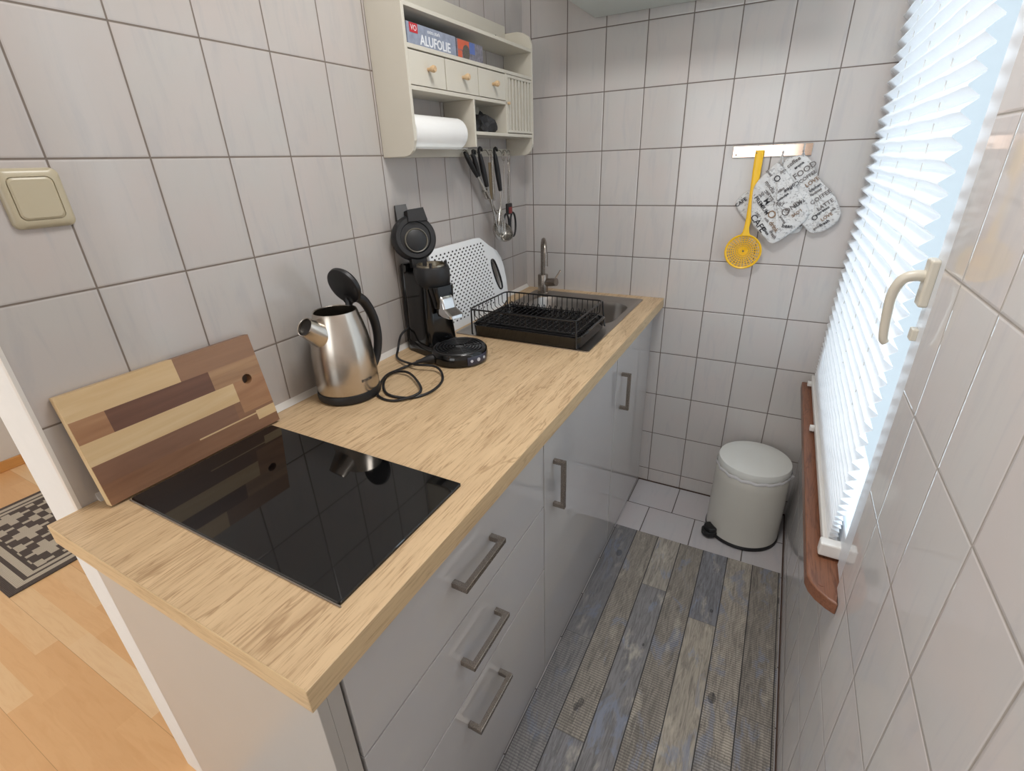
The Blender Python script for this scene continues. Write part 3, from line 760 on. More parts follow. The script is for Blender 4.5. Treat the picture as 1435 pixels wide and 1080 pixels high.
# open lid: inner face towards the room
lcn = W(-.030, -.008, .345); la = (F*.86+Vector((0, 0, .18))+S*(-.28)).normalized()
b = MB(); b.lathe([(0, .000), (.044, .000), (.046, .004), (.058, .004), (.062, 0), (.066, -.012), (.066, -.030), (.060, -.050), (.04, -.060), (0, -.062)], lcn, la, 56); ldc = b.build('lid', BLK_MATT, cm)
b = MB(); b.lathe([(.0345, .000), (.0345, .009), (.0335, .0102), (.0320, .0095), (.0315, .004), (.030, .004)], lcn-Vector((0, 0, .008)), la, 44); b.build('gasket_ring', M_plain('grey_gasket', (120, 116, 106), .35), ldc)
b = MB(); b.lathe([(.0305, .003), (.030, .0075), (.026, .009), (0, .0105)], lcn-Vector((0, 0, .008)), la, 40); b.build('water_disc', BLK_MATT, ldc)
lu = (Vector((0, 0, 1))-la*la.z).normalized(); lsd = la.cross(lu)
def Lp(u, v, w): return lcn+lsd*u+lu*v+la*w
b = MB()
b.loops([[Lp(-.042, .045, w), Lp(.016, .045, w), Lp(.014, .078, w), Lp(-.034, .082, w)] for w in (-.040, .010)], capA=True, capB=True, smooth=False)
b.loops([[Lp(.000, .055, w), Lp(.038, .050, w), Lp(.036, .098, w-.010), Lp(.002, .100, w-.010)] for w in (-.052, -.028)], capA=True, capB=True, smooth=False)
b.build('lid_lever', BLK_MATT, ldc)
b = MB(); b.loops([[Lp(-.022, -.05, w), Lp(.022, -.05, w), Lp(.022, -.084, w-.004), Lp(-.022, -.084, w-.004)] for w in (-.034, .0)], capA=True, capB=True, smooth=False)
b.build('lid_hinge', BLK_MATT, ldc)
# cord with plug, coiled on the worktop
zc = Z+.004
cp = bez([(.032, -.900, zc+.07), (.018, -.935, zc+.05), (.020, -.960, zc+.012), (.06, -1.01, zc+.004), (.15, -1.045, zc+.012), (.222, -1.035, zc+.012), (.272, -1.075, zc), (.292, -1.150, zc), (.268, -1.205, zc), (.200, -1.215, zc), (.140, -1.165, zc), (.112, -1.105, zc), (.160, -1.090, zc+.007), (.235, -1.135, zc+.008), (.278, -1.185, zc+.007), (.240, -1.236, zc), (.182, -1.232, zc), (.150, -1.190, zc+.007), (.122, -1.130, zc+.007), (.118, -1.075, zc+.002), (.128, -1.040, zc+.004), (.140, -1.022, zc+.008)], 8)
b = MB(); b.tube(cp, .0035, 8); cd = b.build('power_cord', BLK_MATT, cm)
b = MB(); b.tube([(.140, -1.022, zc+.008), (.152, -1.008, zc+.010), (.166, -.995, zc+.012), (.180, -.982, zc+.013), (.186, -.977, zc+.013)], .010, 12, radii=[.005, .0075, .013, .0145, .0135])
pg = b.build('plug', BLK_MATT, cd)
for q in (-.0085, .0085):
    b = MB(); d0 = Vector((.74, .67, 0)); s0 = Vector((.67, -.74, 0)); p0 = Vector((.186, -.977, zc+.013))+s0*q
    b.tube([p0, p0+d0*.019], .0023, 8); b.build('pin', CHROME, pg)

# ------------------------------------------------------------------ perforated white cutting board
pb = thing('plastic_board', (.05, -.53, Z+.001), 'white plastic board with black dots leaning on the wall behind the dish rack', 'cutting board')
def Q(y, z, t_=0):      # z measured up the leaning face
    k = (z)/.288; return Vector((.052-.036*k+t_, y, Z+.0015+z*.985))
out = [(-.765, .004), (-.758, 0), (-.36, 0), (-.306, .012), (-.294, .04), (-.292, .10), (-.296, .150), (-.308, .190), (-.335, .222), (-.39, .252), (-.430, .278), (-.445, .286), (-.47, .288), (-.75, .288), (-.765, .283)]
# elongated hole with a black rim
hy, hz = -.362, .132
hole = [(hy+.020*math.copysign(abs(math.cos(a))**.7, math.cos(a))-.30*.062*math.sin(a), hz+.062*math.sin(a)) for a in [2*PI*k/32 for k in range(32)]]
def radial(cy, cz, a, poly):
    d = Vector((math.cos(a), math.sin(a))); best = None
    n = len(poly)
    for i in range(n):
        p = Vector(poly[i])-Vector((cy, cz)); q = Vector(poly[(i+1) % n])-Vector((cy, cz)); e_ = q-p
        den = d.x*e_.y-d.y*e_.x
        if abs(den) < 1e-12: continue
        t_ = (p.x*e_.y-p.y*e_.x)/den; u = (p.x*d.y-p.y*d.x)/den
        if t_ > 0 and -1e-6 <= u <= 1+1e-6 and (best is None or t_ > best): best = t_
    return (cy+d.x*best, cz+d.y*best)
angs = sorted(set([math.atan2(z_-hz, y_-hy) % (2*PI) for y_, z_ in out]+[2*PI*k/40 for k in range(40)]))
O = [radial(hy, hz, a, out) for a in angs]; I = [radial(hy, hz, a, hole) for a in angs]
b = MB()
b.loops([[Q(y, z) for y, z in I], [Q(y, z) for y, z in O], [Q(y, z, .009) for y, z in O], [Q(y, z, .009) for y, z in I], [Q(y, z) for y, z in I]], smooth=False)
bmesh.ops.remove_doubles(b.bm, verts=b.bm.verts[:], dist=1e-7)
# dots
for i in range(30):
    for j in range(23):
        y = -.750+i*.0118; z = .030+j*.0107
        if (i+j) % 2: continue
        if y > -.432+.055*(1-z/.27): continue
        c = Q(y, z, .0093); pts = [c+Vector((0, .0050*math.cos(a), .0041*math.sin(a))) for a in [2*PI*k/8 for k in range(8)]]
        vs = [b.bm.verts.new(p) for p in pts]; b.face(vs, 1)
b.mats = [BOARDW, DOTM]
b.build('board', None, pb)
b = MB(); b.tube([Q(y, z, .0095) for y, z in hole], .0036, 8, closed=True); b.build('hole_rim', DOTM, pb)

# ------------------------------------------------------------------ sink
sk = thing('kitchen_sink', (.32, -.39, Z), 'stainless steel inset sink with drainer in the far end of the worktop', 'sink')
def rp(x0, x1, y0, y1, r, z, n=8): return rrect(x0, x1, y0, y1, r, z, n)
b = MB()
bw = (.128, .538, -.440, -.128)
b.loops([rp(.074, .566, -.724, -.056, .012, Z+.0002), rp(.074, .566, -.724, -.056, .012, Z+.003), rp(.082, .558, -.716, -.064, .012, Z+.0034), rp(.088, .552, -.710, -.070, .014, Z+.0018),
         rp(bw[0]-.01, bw[1]+.01, bw[2]-.01, bw[3]+.01, .085, Z+.0016), rp(*bw, .08, Z-.003), rp(bw[0]+.006, bw[1]-.006, bw[2]+.006, bw[3]-.006, .078, Z-.02),
         rp(bw[0]+.014, bw[1]-.014, bw[2]+.014, bw[3]-.014, .074, Z-.12), rp(bw[0]+.03, bw[1]-.03, bw[2]+.03, bw[3]-.03, .07, Z-.145),
         rp(bw[0]+.09, bw[1]-.09, bw[2]+.09, bw[3]-.09, .03, Z-.150)], capB=True)
sb_ = b.build('basin', STEEL_SINK, sk)
b = MB(); b.lathe([(0, .0), (.034, .0), (.038, .003), (.040, .001)], (.333, -.284, Z-.149), seg=32); b.build('drain', CHROME, sb_)
b = MB()
for k in range(9):
    x = .15+.044*k; b.tube([(x, -.690, Z+.0022), (x, -.475, Z+.0022)], .003, 6)
b.build('drainer_ribs', STEEL_SINK, sb_)
# faucet
fc = thing('kitchen_faucet', (.128, -.100, Z+.002), 'brushed steel single lever faucet with a hooked spout behind the sink', 'faucet')
f0 = Vector((.128, -.100, Z+.0022))
b = MB(); b.lathe([(0, 0), (.025, 0), (.025, .003), (.0225, .005), (.0225, .080), (.021, .083), (.012, .085), (0, .085)], f0, seg=32); b.build('base_body', STEEL_BR, fc)
sd = Vector((.50, -.866, 0)).normalized()
pts = [f0+Vector((0, 0, .08)), f0+Vector((0, 0, .19))]
for k in range(1, 13):
    a = PI*k/13; pts.append(f0+sd*(.045*(1-math.cos(a)))+Vector((0, 0, .19+.045*math.sin(a))))
pts.append(f0+sd*.09+Vector((0, 0, .185))); 
b = MB(); b.tube(pts, .0095, 16); 
b.tube([f0+sd*.09+Vector((0, 0, .190)), f0+sd*.09+Vector((0, 0, .135))], .0128, 20); b.build('spout', STEEL_BR, fc)
b = MB(); b.cyl(f0+Vector((.016, 0, .048)), f0+Vector((.068, -.010, .056)), .0175, 28)
lv = b.build('lever_body', STEEL_BR, fc)
b = MB(); b.cyl(f0+Vector((.055, -.006, .060)), f0+Vector((.088, -.012, .108)), .0032, 10); b.build('lever_pin', STEEL_BR, lv)

# ------------------------------------------------------------------ dish rack
rk = thing('dish_rack', (.335, -.6, Z+.003), 'black wire dish rack with a black drip tray standing on the sink drainer', 'dish rack')
zb = Z+.0036; X0, X1, Y_0, Y_1 = .148, .522, -.722, -.468
b = MB()
b.loops([rrect(X0+.002, X1+.010, Y_0+.000, Y_1+.000, .022, zb+.001), rrect(X0-.002, X1+.012, Y_0-.004, Y_1+.004, .025, zb+.036), rrect(X0-.004, X1+.014, Y_0-.006, Y_1+.006, .026, zb+.038),
         rrect(X0-.001, X1+.011, Y_0-.003, Y_1+.003, .024, zb+.038), rrect(X0+.012, X1-.002, Y_0+.010, Y_1-.010, .02, zb+.012)], capA=True, capB=True)
tr = b.build('drip_tray', BLK_GLOSS, rk)
b = MB()
for k in range(14):
    y = Y_0+.02+k*(Y_1-Y_0-.04)/13; b.box(X0+.03, X1-.02, y-.003, y+.003, zb+.012, zb+.0165)
b.build('tray_ribs', BLK_MATT, tr)
ztop = Z+.094; r_ = .0022
b = MB(); b.tube(rrect(X0-.006, X1+.002, Y_0-.002, Y_1+.002, .02, ztop, 4), .0028, 8, closed=True); 
top = b.build('top_wire', BLK_WIRE, rk)
b = MB(); b.tube(rrect(X0+.006, X1-.008, Y_0+.010, Y_1-.010, .02, zb+.046, 4), .0024, 6, closed=True); b.build('bottom_wire', BLK_WIRE, rk)
nx = 19
def wires(name, pts, offs, r):
    b = MB(); b.tube(pts, r, 5); o0 = b.build(name, BLK_WIRE, rk)
    for d in offs[1:]:
        c = o0.copy(); COL.objects.link(c); c.parent = rk; c.location = o0.location+Vector(d)-Vector(offs[0])
    return o0
lo = zb+.044; x = X0+.012
wires('basket_wire', [(x, Y_0-.002, ztop), (x, Y_0-.001, lo+.012), (x, Y_0+.012, lo), (x, Y_1-.012, lo), (x, Y_1+.001, lo+.012), (x, Y_1+.002, ztop)], [(k*(X1-X0-.028)/(nx-1), 0, 0) for k in range(nx)], .0016)
for (x, xs) in ((X0-.006, 1), (X1+.002, -1)):
    y = Y_0+.03
    wires('end_wire', [(x, y, ztop), (x+.001*xs, y, zb+.058), (x+.016*xs, y, zb+.046)], [(0, k*(Y_1-Y_0-.06)/7, 0) for k in range(8)], .0015)
x = X0+.035
wires('plate_wire', [(x, -.55, zb+.046), (x, -.548, zb+.072), (x, -.540, zb+.077), (x, -.532, zb+.072), (x, -.530, zb+.046)], [(k*.0215, 0, 0) for k in range(15)], .0018)
for (x, y, dx) in ((X0, Y_0, -.002), (X1, Y_0, .004), (X1, Y_1, .010), (X0, Y_1, -.002)):
    b = MB(); b.tube([(x, y, ztop), (x+dx*.5, y, zb+.045), (x+dx, y, zb+.004), (x+dx+.004, y, zb+.0025)], .0028, 8); b.build('leg', BLK_WIRE, rk)
b = MB(); b.tube(bez([(X1+.013, -.690, zb+.036), (X1+.022, -.676, zb+.046), (X1+.022, -.60, zb+.048), (X1+.022, -.515, zb+.046), (X1+.013, -.500, zb+.036)], 5), .0042, 10); b.build('tray_handle', M_plain('glossy_black_enamel', (26, 26, 28), .08), tr)

# ------------------------------------------------------------------ wall shelf
ws = thing('wall_shelf', (0, -.52, 1.483), 'cream painted wall shelf with three small drawers and a slatted door, left wall', 'shelf')
SX = .117; A0, A1 = -.890, -.153
def side(y0, y1):
    b = MB()
    pr = [(0.0015, 1.483), (.082, 1.483), (.098, 1.488), (.108, 1.497), (.112, 1.510), (SX, 1.522), (SX, 1.845), (.108, 1.866), (.085, 1.880), (.06, 1.886), (.0015, 1.886)]
    b.prism([(x, y0, z) for x, z in pr], (0, y1-y0, 0), bev=.001); return b.build('side_panel', SHELFW, ws)
side(A0, A0+.011); side(A1-.011, A1)
def plank(name, x0, x1, y0, y1, z0, z1, m=SHELFW, par=None):
    b = MB(); b.box(x0, x1, y0, y1, z0, z1, bev=.001); return b.build(name, m, par or ws)
I0, I1 = A0+.011, A1-.011
plank('shelf_board', .002, SX-.001, I0, I1, 1.818, 1.828)
plank('shelf_board', .002, SX-.001, I0, I1, 1.732, 1.742)
plank('shelf_board', .002, SX-.001, I0, -.360, 1.640, 1.650)
plank('shelf_board', .002, SX-.001, -.573, I1, 1.543, 1.553)
brl = plank('back_rail', .002, .012, I0, I1, 1.828, 1.908)
b = MB(); b.cyl((.012, -.235, 1.868), (.0126, -.235, 1.868), .004, 12); b.build('screw', DARKINK, brl)
plank('back_rail', .002, .012, I0, I1, 1.742, 1.760)
hr = plank('hook_rail', .002, .014, I0, I1, 1.482, 1.508)
plank('divider', .002, SX-.001, -.578, -.570, 1.508, 1.640)
plank('divider', .002, SX-.001, -.366, -.358, 1.553, 1.732)
plank('back_panel', .002, .005, -.570, -.366, 1.555, 1.640)
for y0, y1 in ((I0+.001, -.7205), (-.7155, -.5445), (-.5395, -.3675)):
    b = MB(); b.box(SX-.012, SX-.001, y0, y1, 1.652, 1.7285, bev=.001); b.box(.01, SX-.012, y0+.004, y1-.004, 1.653, 1.715)
    dr = b.build('drawer', SHELFW, ws)
    yc = (y0+y1)/2; b = MB(); b.lathe([(0, 0), (.0045, 0), (.0045, .006), (.0075, .012), (.009, .019), (.007, .024), (0, .025)], (SX-.0012, yc, 1.692), (1, 0, 0), 20); b.build('knob', KNOBW, dr)
# slatted door
b = MB()
b.box(SX-.012, SX-.001, -.357, -.348, 1.556, 1.730); b.box(SX-.012, SX-.001, -.174, -.165, 1.556, 1.730)
b.box(SX-.012, SX-.001, -.348, -.174, 1.556, 1.564); b.box(SX-.012, SX-.001, -.348, -.174, 1.722, 1.730)
for k in range(7):
    y = -.334+k*.0243; b.box(SX-.011, SX-.003, y-.0065, y+.0065, 1.564, 1.722)
dd = b.build('slatted_door', SHELFW, ws)
b = MB(); b.lathe([(0, 0), (.004, 0), (.005, .008), (0, .010)], (SX-.0012, -.352, 1.645), (1, 0, 0), 12); b.build('knob', KNOBW, dd)
HOOKS = [-.500, -.437, -.365, -.327, -.262, -.218]
for y in HOOKS:
    b = MB(); b.tube(bez([(.013, y, 1.502), (.024, y, 1.503), (.032, y, 1.494), (.036, y, 1.486), (.044, y, 1.488), (.046, y, 1.498)], 4), .0016, 6); b.build('hook', STEEL, hr)

# things on the wall shelf
al = thing('foil_box', (.08, -.735, 1.742), 'long grey carton of aluminium foil with a red corner on the wall shelf', 'box')
zb2 = 1.7422
b = MB(); b.box(.045, .098, -.850, -.628, zb2, zb2+.052, bev=.0012)
b.mats = [SILVERP]
MT = lambda y, z, s=1: Matrix.Translation((.0984, y, z)) @ Matrix(((0, 0, 1, 0), (1, 0, 0, 0), (0, 1, 0, 0), (0, 0, 0, 1)))
b.text('ALUFOLIE', MT(-.728, zb2+.018), .032, WHITEINK, .0003, .0006)
b.text('extra stark', MT(-.735, zb2+.042), .013, WHITEINK, .0003)
b.box(.0980, .0987, -.840, -.806, zb2+.030, zb2+.051, m=REDP)
b.text('VO', MT(-.823, zb2+.040), .018, WHITEINK, .0008)
b.build('carton', None, al)
cf = thing('baking_paper_box', (.08, -.56, 1.742), 'orange and blue carton with a patterned end on the wall shelf', 'box')
b = MB(); b.box(.048, .100, -.624, -.480, zb2, zb2+.050, bev=.001); b.mats = [PATTP]
b.box(.0995, .1006, -.622, -.560, zb2+.024, zb2+.049, m=ORP); b.box(.0995, .1006, -.558, -.528, zb2+.020, zb2+.049, m=BLUEP); b.box(.0995, .1006, -.622, -.600, zb2+.002, zb2+.022, m=ORP)
b.lathe([(0, 0), (.019, 0), (.019, .0008), (0, .0008)], (.1003, -.578, zb2+.020), (1, 0, 0), 20, m=STEEL)
b.build('carton', None, cf)
pr_ = thing('kitchen_roll', (.065, -.70, 1.508), 'white kitchen paper roll lying in the lower left shelf opening', 'paper roll')
b = MB(); b.lathe([(.017, 0), (.040, 0), (.0435, .002), (.044, .005), (.044, .252), (.0435, .255), (.040, .257), (.017, .257)], (.064, -.864, 1.546), (0, 1, 0), 48)
b.box(.060, .105, -.862, -.610, 1.5025, 1.5035)
b.build('paper', PAPER, pr_)
b = MB(); b.lathe([(.0165, -.001), (.0165, .258), (.0155, .258), (.0155, -.001)], (.064, -.864, 1.546), (0, 1, 0), 24); b.build('core', M_plain('cardboard', (170, 148, 118), .8), pr_)
b = MB(); tb = bmesh.new(); bmesh.ops.create_icosphere(tb, subdivisions=3, radius=1)
for v in tb.verts:
    d = 1+.22*math.sin(5*v.co.x+3*v.co.y)*math.cos(4*v.co.z+v.co.y*6)+random.uniform(-.07, .07)
    v.co = Vector((.062+v.co.x*.034*d, -.430+v.co.y*.056*d, 1.5545+max(0, (v.co.z+.62))*.032*d*(1-.4*v.co.y)))
b.join(tb); tag(b.build('stone', ROCK), 'dark rough stone lying in the small open shelf compartment', 'stone')

# ------------------------------------------------------------------ hanging utensils
def black_handle(b, p0, p1, w=.009):
    p0, p1 = Vector(p0), Vector(p1); n = 7
    b.tube([p0.lerp(p1, k/n) for k in range(n+1)], w, 10, radii=[w*(.75+.3*math.sin(PI*k/n)) if k else w*.6 for k in range(n+1)])
def hookloop(b, c, r=.009, t_=.0042):
    b.tube([Vector(c)+Vector((0, r*math.cos(a), r*math.sin(a))) for a in [PI*1.45*k/10-.2 for k in range(11)]], t_, 8)
G = 'utensils hanging from the shelf rail'
def ut(name, y, label, cat): return thing(name, (.036, y, 1.2), label, cat, G)
# tongs: double black handles
u = ut('kitchen_tongs', -.50, 'steel tongs with two black handles, leftmost utensil under the wall shelf', 'tongs')
for (a, c_) in (((.034, -.522, 1.496), (.040, -.458, 1.418)), ((.044, -.486, 1.492), (.044, -.452, 1.420))):
    b = MB(); black_handle(b, a, c_, .0085); b.build('handle', BLK_MATT, u)
b = MB(); hookloop(b, (.042, -.478, 1.490), .011, .0045); b.build('hanging_loop', BLK_MATT, u)
b = MB(); b.tube([(.040, -.455, 1.420), (.042, -.425, 1.385), (.042, -.412, 1.362)], .0055, 8); b.tube([(.042, -.418, 1.370), (.042, -.398, 1.345)], .011, 10)
b.tube([(.042, -.405, 1.352), (.044, -.365, 1.312), (.046, -.340, 1.282)], .0040, 8); b.build('steel_arms', STEEL, u)
# ladle
u = ut('soup_ladle', -.437, 'steel soup ladle with black handle, its bowl lowest under the wall shelf', 'ladle')
b = MB(); hookloop(b, (.040, -.430, 1.500), .010, .0050); black_handle(b, (.040, -.436, 1.494), (.044, -.402, 1.382), .0100); b.build('handle', BLK_MATT, u)
b = MB(); b.tube([(.044, -.402, 1.385), (.048, -.385, 1.33), (.052, -.370, 1.27), (.055, -.362, 1.235)], .0034, 8)
b.build('shaft', STEEL, u)
bc = Vector((.078, -.352, 1.222)); aL = Vector((.75, -.25, .62)).normalized()
b = MB(); pf = [(.044*math.sin(t_), -.036*math.cos(t_)) for t_ in [PI/2*k/8 for k in range(9)]]; pf += [(.0425*math.sin(t_), -.0345*math.cos(t_)) for t_ in [PI/2*(8-k)/8 for k in range(9)]]
pf = [(max(r, 0), z) for r, z in pf]; b.lathe(pf, bc, aL, 36); b.build('bowl', STEEL, u)
# spatula with flat steel handle
u = ut('steel_peeler', -.37, 'flat all steel handle utensil hanging between two black handled ones', 'peeler')
b = MB(); b.box(.038, .042, -.376, -.360, 1.335, 1.462, bev=.0015); b.build('handle', M_metal('dull_bronze_steel', (150, 134, 106), .3), u)
b = MB(); b.box(.040, .044, -.356, -.343, 1.330, 1.472, bev=.0015); b.tube([(.042, -.350, 1.47), (.040, -.357, 1.492), (.040, -.366, 1.488), (.040, -.366, 1.462)], .0018, 6); b.build('blade', STEEL, u)
# whisk
u = ut('balloon_whisk', -.326, 'wire whisk with black handle, hanging right of the steel peeler', 'whisk')
b = MB(); hookloop(b, (.040, -.320, 1.500), .010, .0048); black_handle(b, (.040, -.327, 1.494), (.044, -.303, 1.362), .0098); b.build('handle', BLK_MATT, u)
b = MB(); b.tube([(.044, -.304, 1.365), (.046, -.306, 1.33), (.050, -.316, 1.300)], .0030, 8); b.build('shaft', STEEL, u)
b = MB(); w0 = Vector((.050, -.318, 1.306)); wd = Vector((.10, -.22, -.95)).normalized(); s1 = wd.cross(Vector((1, 0, 0))).normalized(); s2 = wd.cross(s1)
for k in range(7):
    a = PI*k/7; sv = s1*math.cos(a)+s2*math.sin(a); pts = []
    for q in range(17):
        t_ = q/16; ph = PI*t_; pts.append(w0+wd*(.115*math.sin(ph)**.85 if 0 < q < 16 else 0)+sv*(.030*math.sin(2*ph)*-1 if False else .030*math.cos(ph)*math.sin(ph)**.7 if 0 < q < 16 else 0))
    b.tube(pts, .0015, 5)
b.build('whisk_wires', STEEL, u)
# skewers
for (y, lab) in ((-.262, 'thin steel skewer with small ring, left of two by the scissors'), (-.220, 'thin steel skewer with wide ring, rightmost utensil on the shelf rail')):
    u = ut('steel_skewer', y, lab, 'skewer')
    rr_ = .012 if y < -.25 else .015
    b = MB(); b.tube([Vector((.040, y+rr_*.75*math.cos(a), 1.482+rr_*math.sin(a)*1.4)) for a in [2*PI*k/20 for k in range(20)]], .0019, 6, closed=True); b.build('ring', STEEL, u)
    b = MB(); b.tube([(.040, y, 1.462), (.040, y+.001, 1.44), (.041, y-.010, 1.33)], .0016, 6); b.build('shaft', STEEL, u)
    if y > -.25:
        b = MB(); b.tube([Vector((.040, y-.002+.007*math.cos(a), 1.443+.020*math.sin(a))) for a in [2*PI*k/16 for k in range(16)]], .0017, 6, closed=True); b.build('twist', STEEL, u)
# scissors hanging point up
u = thing('kitchen_scissors', (.036, -.235, 1.195), 'kitchen scissors with black and red handles hanging points up by the corner', 'scissors')
for k, (y0, y1) in enumerate(((-.251, -.243), (-.242, -.234))):
    b = MB(); b.prism([(.044+.002*k, y0, 1.305), (.044+.002*k, y1, 1.305), (.044+.002*k, (-.240 if k else -.244), 1.420)], (.0015, 0, 0)); b.build('blade', STEEL, u)
b = MB(); b.box(.040, .052, -.262, -.222, 1.270, 1.312, bev=.004); hx = b.build('pivot_cover', BLK_MATT, u)
b = MB(); b.box(.050, .054, -.255, -.230, 1.274, 1.298, bev=.001); b.build('red_inlay', RED, hx)
for sgn, cy_ in ((-1, -.268), (1, -.212)):
    b = MB(); b.tube([Vector((.046, cy_+(.023)*math.cos(a), 1.228+.046*math.sin(a))) for a in [2*PI*k/26 for k in range(26)]], .0042, 8, closed=True); b.build('handle_loop', BLK_MATT, u)

# ------------------------------------------------------------------ hook rail on the back wall
rl = thing('hook_rail', (.95, 0, 1.446), 'mirrored rose coloured hook rail on the back wall above the yellow skimmer', 'hook rail')
b = MB(); b.box(.826, 1.070, -.006, -.0005, 1.447, 1.484, bev=.001); b.build('plate', RAILM, rl)
for x in (.905, .985, 1.045):
    b = MB(); b.box(x-.003, x+.003, -.010, -.006, 1.449, 1.483, bev=.0008); b.tube([(x, -.009, 1.462), (x, -.020, 1.456), (x, -.028, 1.455), (x, -.032, 1.462)], .0025, 8); b.build('hook', CHROME, rl)
b = MB(); b.cyl((.838, -.006, 1.456), (.838, -.0075, 1.456), .0025, 10); b.build('screw', DARKINK, rl)

# yellow skimmer
ys = thing('skimmer_spoon', (.91, -.03, 1.065), 'yellow plastic skimmer spoon hanging from the back wall rail', 'skimmer')
b = MB()
rg = []
hp = [(.914, -.030, 1.468, .0125), (.914, -.030, 1.455, .0135), (.914, -.031, 1.40, .0130), (.915, -.032, 1.32, .0115), (.914, -.033, 1.25, .0095), (.911, -.034, 1.215, .0085), (.911, -.034, 1.200, .011), (.911, -.034, 1.188, .018)]
for x, y, z, w in hp: rg.append([(x+w*math.cos(a), y+.0035*math.sin(a), z) for a in [2*PI*k/12 for k in range(12)]])
b.loops(rg, capA=True, capB=True); b.build('handle', YELLOW, ys)
b = MB(); cx_, cz_ = .911, 1.130; RS = .060
pf = [(RS, -.002), (RS+.003, .0), (RS, .0025), (RS-.004, .0)]
b.lathe(pf+[pf[0]], (cx_, -.034, cz_), (0, -1, 0), 48); 
b.build('rim', YELLOW, ys)
b = MB()   # mesh bowl: rings and spokes
def dep(r): return .018*(1-(r/RS)**2)
for r in (.008, .015, .022, .029, .036, .043, .050, .056): b.tube([(cx_+r*math.cos(a), -.034+dep(r)*.9, cz_+r*math.sin(a)) for a in [2*PI*k/36 for k in range(36)]], .0016, 5, closed=True)
for k in range(28):
    a = 2*PI*k/28; b.tube([(cx_+r*math.cos(a), -.034+dep(r)*.9, cz_+r*math.sin(a)) for r in (.004, .02, .035, .048, .059)], .0015, 5)
b.build('perforated_bowl', YELLOW, ys)

# pot holders and mitt
def pad(name, poly, y, th, label, cat, words_, ang, loop=None, org=None, binding=True):
    for _ in range(2):     # Chaikin
        q = []
        for i in range(len(poly)):
            a, c_ = Vector(poly[i]), Vector(poly[(i+1) % len(poly)]); q += [tuple(a*.8+c_*.2), tuple(a*.2+c_*.8)]
        poly = q
    cx = sum(p[0] for p in poly)/len(poly); cz = sum(p[1] for p in poly)/len(poly)
    o = thing(name, (cx, y, cz-.1), label, cat, 'cloth pads on the back wall rail')
    b = MB()
    def ring(s, d): return [(cx+(px-cx)*s, y-d+.0018*math.sin(px*170+pz*120)*(s < .99), cz+(pz-cz)*s) for px, pz in poly]
    b.loops([ring(.98, 0), ring(1.0, th*.35), ring(.995, th*.7), ring(.96, th*.95), ring(.85, th*1.02), ring(.6, th*1.1), ring(.3, th*1.12), ring(.05, th*1.12)], capA=True, capB=True)
    b.mats = [CLOTH]
    for (tx, px, pz, sz, m_, dr) in words_:
        Mx = Matrix.Translation((px, y-th*1.14-.0016, pz)) @ Matrix.Rotation(PI/2, 4, 'X') @ Matrix.Rotation(math.radians(ang+dr), 4, 'Z')
        b.text(tx, Mx, sz, m_, .0003, .0003)
    b.build('quilted_cloth', None, o)
    if loop:
        b = MB(); b.tube([loop[0], loop[1], loop[2]], .0028, 6); b.build('hanging_loop', CLOTH, o)
    return o
pad('pot_holder', [(.895, 1.345), (.853, 1.295), (.905, 1.232), (1.02, 1.195), (1.078, 1.196), (1.092, 1.225), (1.02, 1.33)], -.006, .008,
    'printed square pot holder mostly hidden behind the front one', 'pot holder',
    [('CAFE', .878, 1.300, .018, DARKINK, 90), ('LATTE', 1.062, 1.213, .018, GREYINK, 90)], -50)
pad('oven_mitt', [(.990, 1.440), (1.050, 1.452), (1.078, 1.425), (1.108, 1.372), (1.130, 1.352), (1.155, 1.328), (1.166, 1.318), (1.192, 1.272), (1.188, 1.240), (1.160, 1.212), (1.120, 1.198), (1.088, 1.222), (1.05, 1.27), (.99, 1.38)], -.0165, .010,
    'printed cotton oven mitt hanging on the right of the pot holders', 'oven mitt',
    [('coffee', 1.022, 1.428, .018, GREYINK, 0), ('FOOD', 1.060, 1.402, .026, GREYINK, 0), ('COFFEE', 1.072, 1.382, .016, GREYINK, 0), ('LOVE', 1.088, 1.366, .018, BROWNINK, 0), ('kitchen', 1.100, 1.348, .013, DARKINK, 0), ('COFFEE', 1.122, 1.318, .019, GREYINK, 0), ('LATTE', 1.140, 1.294, .018, GREYINK, 0), ('espresso', 1.135, 1.274, .013, DARKINK, 0), ('O', 1.118, 1.252, .024, DARKINK, 0), ('fresh', 1.150, 1.236, .015, DARKINK, 0),
     ('aroma', 1.040, 1.418, .012, DARKINK, 0), ('LOVE', 1.152, 1.256, .015, BROWNINK, 0), ('tea', 1.165, 1.280, .012, GREYINK, 0), ('Roasted', 1.105, 1.334, .011, GREYINK, 0), ('good', 1.130, 1.222, .012, GREYINK, 0)], 40,
    loop=[(1.045, -.022, 1.440), (1.046, -.030, 1.460), (1.052, -.022, 1.440)])
